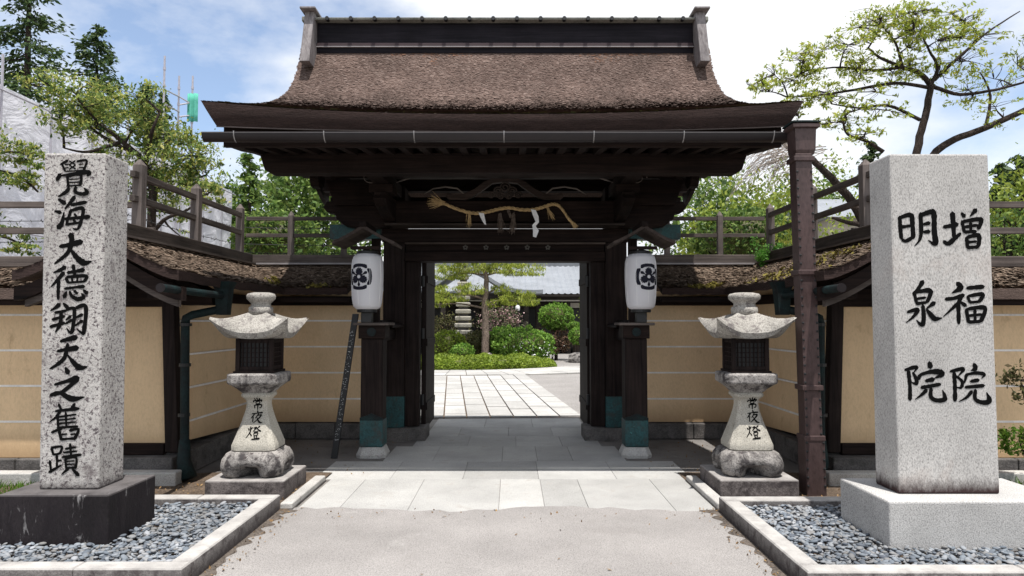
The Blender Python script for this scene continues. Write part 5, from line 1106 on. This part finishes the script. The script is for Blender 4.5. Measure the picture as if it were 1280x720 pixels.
def blades(n, xr, yr, z, h, w=.006):
    P = np.stack([RNG.uniform(*xr, n), RNG.uniform(*yr, n), np.full(n, z)], 1); keep = np.sin(P[:, 0]*7+P[:, 1]*5)+np.sin(P[:, 0]*17)*.6 > RNG.normal(-.2, .5, n); P = P[keep]; n = len(P); a = RNG.uniform(0, 6.28, n); s = np.stack([np.cos(a), np.sin(a), 0*a], 1)*w; tip = RNG.normal(size=(n, 3))*np.array([.5, .5, 0])*h+np.array([0, 0, 1])*h*RNG.uniform(.4, 1.2, (n, 1)); return np.stack([P-s, P+s, P+tip*.6+s*.7, P+tip], 1)
tag(quad_obj('grass', M_lf_grass, np.concatenate([blades(5000, (-5.2, -3.35), (5.75, 6.5), .01, .07), blades(3500, (3.3, 5.4), (5.72, 6.5), .01, .09)]), None, (0, 0, 0)), 'short grass along the earth strip behind the gravel beds', 'grass', kind='stuff')
# soil washed against the kerbs
for nm, x0, sgn in (('dirt_left', -1.885, 1), ('dirt_right', 1.665, -1)):
    d_ = MB(); d_.grid(lambda u, v: (x0+sgn*v*(.035+.05*abs(math.sin(u*9+1))*abs(math.sin(u*31))+.02*math.sin(u*77)+.10*max(0, u-.8)*5*abs(math.sin(u*40))), 3.2+2.52*u, .016-.005*v), 160, 1)
    tag(d_.build(nm, M_dirt, org=(0, 0, 0), fix=False), kind='structure')
# dry litter at edges
LP = []
for n, xr, yr, z in ((160, (-3.2, -1.9), (5.8, 6.6), .03), (160, (1.8, 3.1), (5.75, 6.6), .03), (120, (-3.1, -1.5), (7.0, 9.0), .006), (160, (1.4, 2.9), (7.0, 9.0), .006), (90, (-1.88, -1.7), (4.2, 5.8), .014), (90, (1.5, 1.66), (4.2, 5.8), .014), (60, (-1.9, 1.7), (5.45, 5.75), .011), (14, (-1.7, 1.6), (4.2, 5.6), .012)):
    LP.append(np.stack([RNG.uniform(*xr, n), RNG.uniform(*yr, n), np.full(n, z+.004)], 1))
tag(quad_obj('leaf_litter', M_litter, leaves(np.concatenate(LP), .022, .5, 3.0), None, (0, 0, 0)), 'scattered dry leaf fragments along the kerbs and porch floor', 'leaf litter', kind='stuff')

# ================================================================== GARDEN SEEN THROUGH THE GATE
def hedge(name, label, xs_, y0, y1, h, n, m, leaf):
    t = empty(name, ((xs_[0]+xs_[1])/2, (y0+y1)/2, 0), label, 'hedge')
    u = RNG.random(n); v = RNG.random(n)
    def edge(x): return y0+.16*(max(0, x+1.6))**2
    X = xs_[0]+(xs_[1]-xs_[0])*u; a = v*math.pi*.62; ye_ = np.array([edge(x) for x in X]); P = np.stack([X, ye_+(y1-y0)*.5*(1-np.cos(a)), h*np.clip((xs_[1]-X)/1.3+.12, 0, 1)**.6*np.sin(np.minimum(a, math.pi/2))**.6*(1+.10*np.sin(X*5)+.06*np.sin(X*13+ye_*3))+RNG.normal(size=n)*.025], 1)
    quad_obj('foliage', m, leaves(P, leaf, .5, .8), t)
    c = MB(); c.grid(lambda p, q: (lambda x: (x, edge(x)+.05+(y1-y0)*q*.95, (h-.06)*min(1, (xs_[1]-x)/1.3+.1)**.6*min(1, math.sin(math.pi*min(max(q*1.0+.0, 0), 1))*3)))(xs_[0]+(xs_[1]-xs_[0])*p), 20, 10); c.build('inner_twigs', M_lf_dull, t, fix=False, smooth=True)
hedge('low_hedge', 'low flat yellow green hedge edging the garden path', (-5.5, 1.45), 21.2, 24.2, .36, 26000, M_lf_hedge, .075)
topiary('clipped_shrub', 'large rounded bright green shrub dotted with white blossom', at(655, 432, 25.5), (1.05, .9, .62), 7500, M_lf_box, .085, trunk=False)
topiary('clipped_shrub', 'rounded bright green shrub just left of the flowering mound', at(632, 430, 26.2), (.75, .7, .62), 4200, M_lf_box, .085, trunk=False)
topiary('clipped_shrub', 'dark olive rounded shrub at the foot of the pine', at(597, 431, 26), (.55, .5, .5), 3200, M_lf_dull, .075, trunk=False)
topiary('clipped_shrub', 'olive brown rounded shrub below the stone pagoda', at(560, 431, 25.6), (.62, .5, .5), 3400, M_lf_hedge, .075, trunk=False)
topiary('clipped_shrub', 'small green shrub between the pagoda and the pine', at(578, 440, 24.9), (.4, .35, .3), 1800, M_lf_box, .07, trunk=False)
topiary('cloud_pruned_tree', 'dense round cloud pruned tree right of the garden', at(695, 396, 27), (.66, .6, .5), 4200, M_lf_box, .08, 'tree')
topiary('cloud_pruned_tree', 'smaller round cloud pruned shrub at the right door edge', at(722, 420, 25.5), (.32, .3, .3), 1600, M_lf_box, .07, 'tree')
topiary('cloud_pruned_tree', 'small rounded shrub head above the one at the door edge', at(718, 408, 26), (.26, .25, .16), 900, M_lf_box, .07, 'tree')
fl = []; 
for _ in range(70):
    p = at(random.gauss(665, 18), random.gauss(438, 6), 24.65); fl.append(np.array(p)+RNG.normal(size=3)*.05)
tag(quad_obj('white_blossoms', M_flower, leaves(np.array(fl), .055, .9, .2), None, (0, 0, 0)), 'small white blossoms on the rounded bright green shrub', 'blossom', kind='stuff')
for px, py, y, rr, n, m, lab in ((625, 402, 28, (.85, .6, .62), 2600, M_lf_pink, 'pink blossoming azalea behind the pine trunk'), (690, 425, 26.8, (.72, .5, .45), 2000, M_lf_red, 'russet leaved shrub below the cloud pruned tree'), (565, 408, 29, (.9, .5, .5), 1800, M_lf_dull, 'brownish shrub behind the stone pagoda'), (735, 385, 27, (.35, .3, .9), 900, M_lf_hedge, 'thin yellow green shrub at the right door edge')):
    c = at(px, py, y); t = empty('garden_shrub', (c.x, c.y, 0), lab, 'shrub'); tr = MB(); nd = limb(tr, [(c.x, y, 0), (c.x+.05, y, c.z*.6), tuple(c)], .04, .015); P = blob(c, rr, n, 60, .15); twigs(tr, [Vector(P[i]) for i in range(0, n, n//20)], nd, .012); tr.build('stem', M_trunk, t, fix=False); quad_obj('foliage', m, leaves(P, .075, .6, .5), t)
# garden pine with layered pads
Yp = 25.2; tb = at(606, 440, Yp); tb.z = 0
t = tree('garden_pine', 'layered garden pine with yellow green pads framed by the gate opening', tuple(tb)); tr = MB()
nd = limb(tr, [tb, at(607, 410, Yp), at(606, 380, Yp), at(608, 350, Yp), at(603, 322, Yp), at(606, 300, Yp)], .15, .05, 9)
P, D = [], []
for (px, py, rx, ry, n) in ((560, 342, 26, 8, 2200), (588, 333, 22, 8, 1800), (628, 336, 24, 7, 1900), (655, 338, 26, 7, 2000), (562, 368, 26, 9, 2100), (590, 362, 16, 6, 900), (650, 374, 24, 8, 1900), (628, 362, 14, 5, 700), (620, 380, 16, 4, 600), (548, 378, 14, 6, 800), (600, 318, 30, 7, 1800), (640, 322, 26, 6, 1400), (560, 322, 24, 7, 1400), (608, 303, 24, 8, 1400)):
    s = Yp/FPX; c = at(px, py, Yp+random.uniform(-.5, .3)); q = blob(c, (rx*s, .6, ry*s*1.35), n, 34, .13, .5); q[:, 2] = np.maximum(q[:, 2], c.z-ry*s*.8); q = q[:int(n*.75)]; n = len(q); P.append(q); D.append(np.tile(np.array([0, 0, .9]), (n, 1)))
    st = min(nd, key=lambda k: abs(k.z-c.z+.15)); tr.tube(smooth_line([st, st.lerp(c, .5)+Vector((0, 0, .06)), c-Vector((0, 0, ry*s*.4))], 4), [.045-.004*j for j in range(9)], 5)
tr.build('trunk', M_trunkp, t, smooth=True, fix=False); quad_obj('crown', M_lf_pine, leaves(np.concatenate(P), .125, .17, .2, np.concatenate(D), .8), t)
# stone pagoda
pc = at(579, 440, 26.6); pg = empty('stone_pagoda', (pc.x, 26.6, 0), 'slim grey multi tiered stone pagoda beside the garden pine', 'pagoda')
zb = at(579, 418, 26.6).z; MB().square(pc.x, 26.6, [(.32, 0), (.32, .3), (.24, .35), (.24, zb)], 3, 20).build('pagoda_base', M_lant, pg)
for i in range(11):
    z = zb+i*.262; hw = .335-.016*i
    m = MB(); m.square(pc.x, 26.6, [(hw*.8, z), (hw*.98, z+.03), (hw, z+.13), (hw*.93, z+.165), (hw*.6, z+.175)], 3, 20); m.build('pagoda_tier', M_shaft, pg)
    MB().square(pc.x, 26.6, [(hw*.6, z+.17), (hw*.6, z+.266)], 3, 20).build('pagoda_core', M_base, pg)
MB().tube([(pc.x, 26.6, zb+11*.262), (pc.x, 26.6, zb+11*.262+.6)], [.06, .02], 8).build('finial', M_lant, pg)
# rocks by the shrubs
for px, py, y, r, lab in ((612, 436, 25.0, .32, 'grey garden rock at the foot of the rounded green shrub'), (722, 437, 25.4, .35, 'grey garden rock at the right door edge')):
    c = at(px, py, y); V = ICO_V*np.array([r, r*.8, r*.75])*(1+.12*np.sin(ICO_V[:, :1]*5+px)*np.cos(ICO_V[:, 1:2]*6)); V = V+np.array([c.x, y, r*.4]); V[:, 2] = np.maximum(V[:, 2], 0)
    tag(MB().add(V.tolist(), [tuple(f) for f in ICO_F.tolist()]).build('garden_rock', M_lantb, None), lab, 'rock')
# garden hall
hl = empty('temple_hall', (2, 36, 0), 'low temple hall with broad grey tiled roof behind the garden', 'building')
def tiles(x0, x1, ya, za, yb, zb_, name, m, par, nx, sag=.10, rid=.045):
    b = MB(); n = int((x1-x0)/.055)
    def f(u, v):
        x = x0+(x1-x0)*u; ph = (x/.28) % 1; rib = rid*max(0, math.cos((ph-.5)*2*math.pi*1.0))**2
        return x, ya+(yb-ya)*v, za+(zb_-za)*v-sag*math.sin(math.pi*v)+rib-.02*((v*24) % 1)
    b.grid(f, n, 48); return b.build(name, m, par, fix=False, smooth=True)
tiles(-8, 12, 31.2, 2.72, 36.5, 4.42, 'tile_roof', M_tile, hl, 1); tiles(-8, 12, 41.8, 2.72, 36.5, 4.42, 'tile_roof', M_tile, hl, 1)
MB().box(-8, 12, 36.3, 36.7, 4.36, 4.62).build('ridge_tiles', M_tiled, hl)
MB().box(-8, 12, 31.15, 31.3, 2.60, 2.70).build('eave_board', M_hallw, hl); MB().box(-8, 12, 31.3, 32.6, 2.52, 2.60).build('soffit', M_hallw, hl); MB().box(-8, 12, 31.55, 31.6, 2.40, 2.46).build('eave_rail', M_shoji, hl)
MB().box(-7.5, 11.5, 32.6, 40, .3, 2.9).build('wall', M_hallw, hl); MB().box(-7.6, 11.6, 32.0, 32.6, .30, .42).build('veranda', M_hallw, hl)
for i in range(14):
    x = -7.2+i*1.4; MB().box(x-.08, x+.08, 31.9, 32.06, 0, 2.55).build('veranda_post', M_hallw, hl)
    MB().box(x+.12, x+1.28, 32.56, 32.597, .55, 2.05).build('screen_panel', M_black if i % 4 else M_hallw, hl); MB().box(x+.12, x+1.28, 32.57, 32.598, 2.12, 2.35).build('transom', M_shoji if i % 5 == 2 else M_hallw, hl)
# curved porch roof to the left of the hall
po = empty('entrance_porch', (-1.9, 30, 0), 'curved grey porch roof half hidden behind the garden pine', 'porch')
cvf = lambda s: .95*math.exp(-(s/1.25)**2)-.10*abs(s)/3+.06*(abs(s)/3)**4
pr_ = MB(); pr_.grid(lambda u, v: ((lambda s: (-1.9+s, 29.0+2.6*v, 2.85+cvf(s)))(-3.2+6.4*u)), 60, 6); pr_.grid(lambda u, v: ((lambda s: (-1.9+s, 29.0, 2.85+cvf(s)-.16*v))(-3.2+6.4*u)), 60, 1); pr_.grid(lambda u, v: ((lambda s: (-1.9+s, 29.0+2.6*v, 2.69+cvf(s)))(-3.2+6.4*u)), 60, 2)
pr_.build('porch_roof', M_tile, po, fix=False, smooth=True)
for x in (-4.4, -2.9, -.9, .6): MB().box(x-.1, x+.1, 29.3, 29.5, 0, 2.65).build('porch_post', M_hallw, po, .01)
MB().box(-4.6, .8, 29.28, 29.52, 2.45, 2.68).build('porch_beam', M_hallw, po)
hb = at(647, 385, 29.2); lm = empty('hanging_lamp', tuple(hb), 'small white hanging lamp under the porch eave', 'lamp'); MB().lathe(hb.x, hb.y, [(.07, hb.z-.12), (.10, hb.z-.08), (.10, hb.z+.08), (.05, hb.z+.14)], 12).build('shade', M_shide, lm, smooth=True); MB().tube([(hb.x, hb.y, hb.z+.13), (hb.x, hb.y, 2.7)], .012, 6).build('cord', M_black, lm)
# ------------------------------------------------ house beyond the right wall
hs = empty('far_house', (14, 27, 0), 'distant house with grey roof glimpsed under the cherry limb', 'house')
MB().box(11.6, 16.5, 25.4, 29, 0, 5.3).build('wall', plain('far_house_wall', (.45, .40, .34), .9), hs)
r_ = MB(); r_.prism([(24.8, 5.25), (29.6, 5.25), (27.2, 6.3)], 'x', 11.2, 17.0); r_.build('roof', M_tile, hs, .02); MB().box(12.2, 13.1, 25.36, 25.398, 3.2, 4.3).build('window', M_black, hs)
# ------------------------------------------------ sheeted scaffold on the left
sc = empty('sheeted_scaffold', (-12.3, 22, 0), 'large building wrapped in white mesh sheeting on scaffold behind the left wall', 'scaffold')
def shx(y, z): return -12.3+.035*math.sin(y*2.1+z*.8)+.03*math.sin(y*5.3+1)*math.sin(z*1.7)+.10*abs(math.sin(y*1.7453))*math.sin(math.pi*min(z, 7.2)/7.2)
sh = MB(); sh.grid(lambda u, v: (shx(14+16.3*u, 7.2*v), 14+16.3*u, 7.2*v), 120, 30); sh.grid(lambda u, v: (-12.3-6*u, 30.3, 7.2*v), 10, 6); sh.build('mesh_sheet', M_sheet, sc, fix=False, smooth=True)
tp = MB(); tp.grid(lambda u, v: (-12.35-6*u, 14+16.3*v, 7.18-.1*u), 6, 20); tp.build('top_sheet', M_sheet, sc, fix=False, smooth=True)
for y in np.arange(14.5, 30.3, 1.8): MB().tube([(-12.12, y, 0), (-12.12, y, 7.2+random.uniform(.1, .9))], .03, 8).build('pole', M_steel, sc)
for z in (1.9, 3.7, 5.5, 7.0): MB().tube([(-12.08, 14, z), (-12.08, 30.2, z)], .024, 8).build('rail', M_steel, sc)
tw = empty('scaffold_tower', (-12, 24.5, 0), 'bare scaffold poles with green safety net above the trees', 'scaffold')
tops = {206: 70, 224: 95, 241: 95}; pts = {}
for px, py in tops.items():
    Yq = {206: 24.0, 224: 25.2, 241: 25.6}[px]; v = at(px, py, Yq); pts[px] = v; p = MB(); p.tube([(v.x, Yq, 0), (v.x, Yq, v.z)], .035, 8); p.build('pole', M_steel, tw)
    for dz in (.4, 1.0, 1.7): MB().tube([(v.x, Yq, v.z-dz), (v.x, Yq, v.z-dz-.1)], .05, 8).build('coupler', M_steel, tw)
for (a, ya, b, yb) in ((206, 112, 224, 121), (206, 130, 224, 140), (224, 121, 241, 131), (224, 131, 241, 128), (224, 146, 241, 144)):
    p, q = at(a, ya, pts[a].y), at(b, yb, pts[b].y); MB().tube([p, q], .028, 8).build('brace', M_steel, tw)
q0, q1 = at(236, 118, 25.6), at(248, 153, 25.6); nt_ = MB(); nt_.grid(lambda u, v: (q0.x+(q1.x-q0.x)*u, 25.5+.04*math.sin(u*14), q0.z+(q1.z-q0.z)*v), 24, 4); nn = nt_.build('safety_net', M_net, tw, fix=False, smooth=True)
sol = nn.modifiers.new('thick', 'SOLIDIFY'); sol.thickness = .012
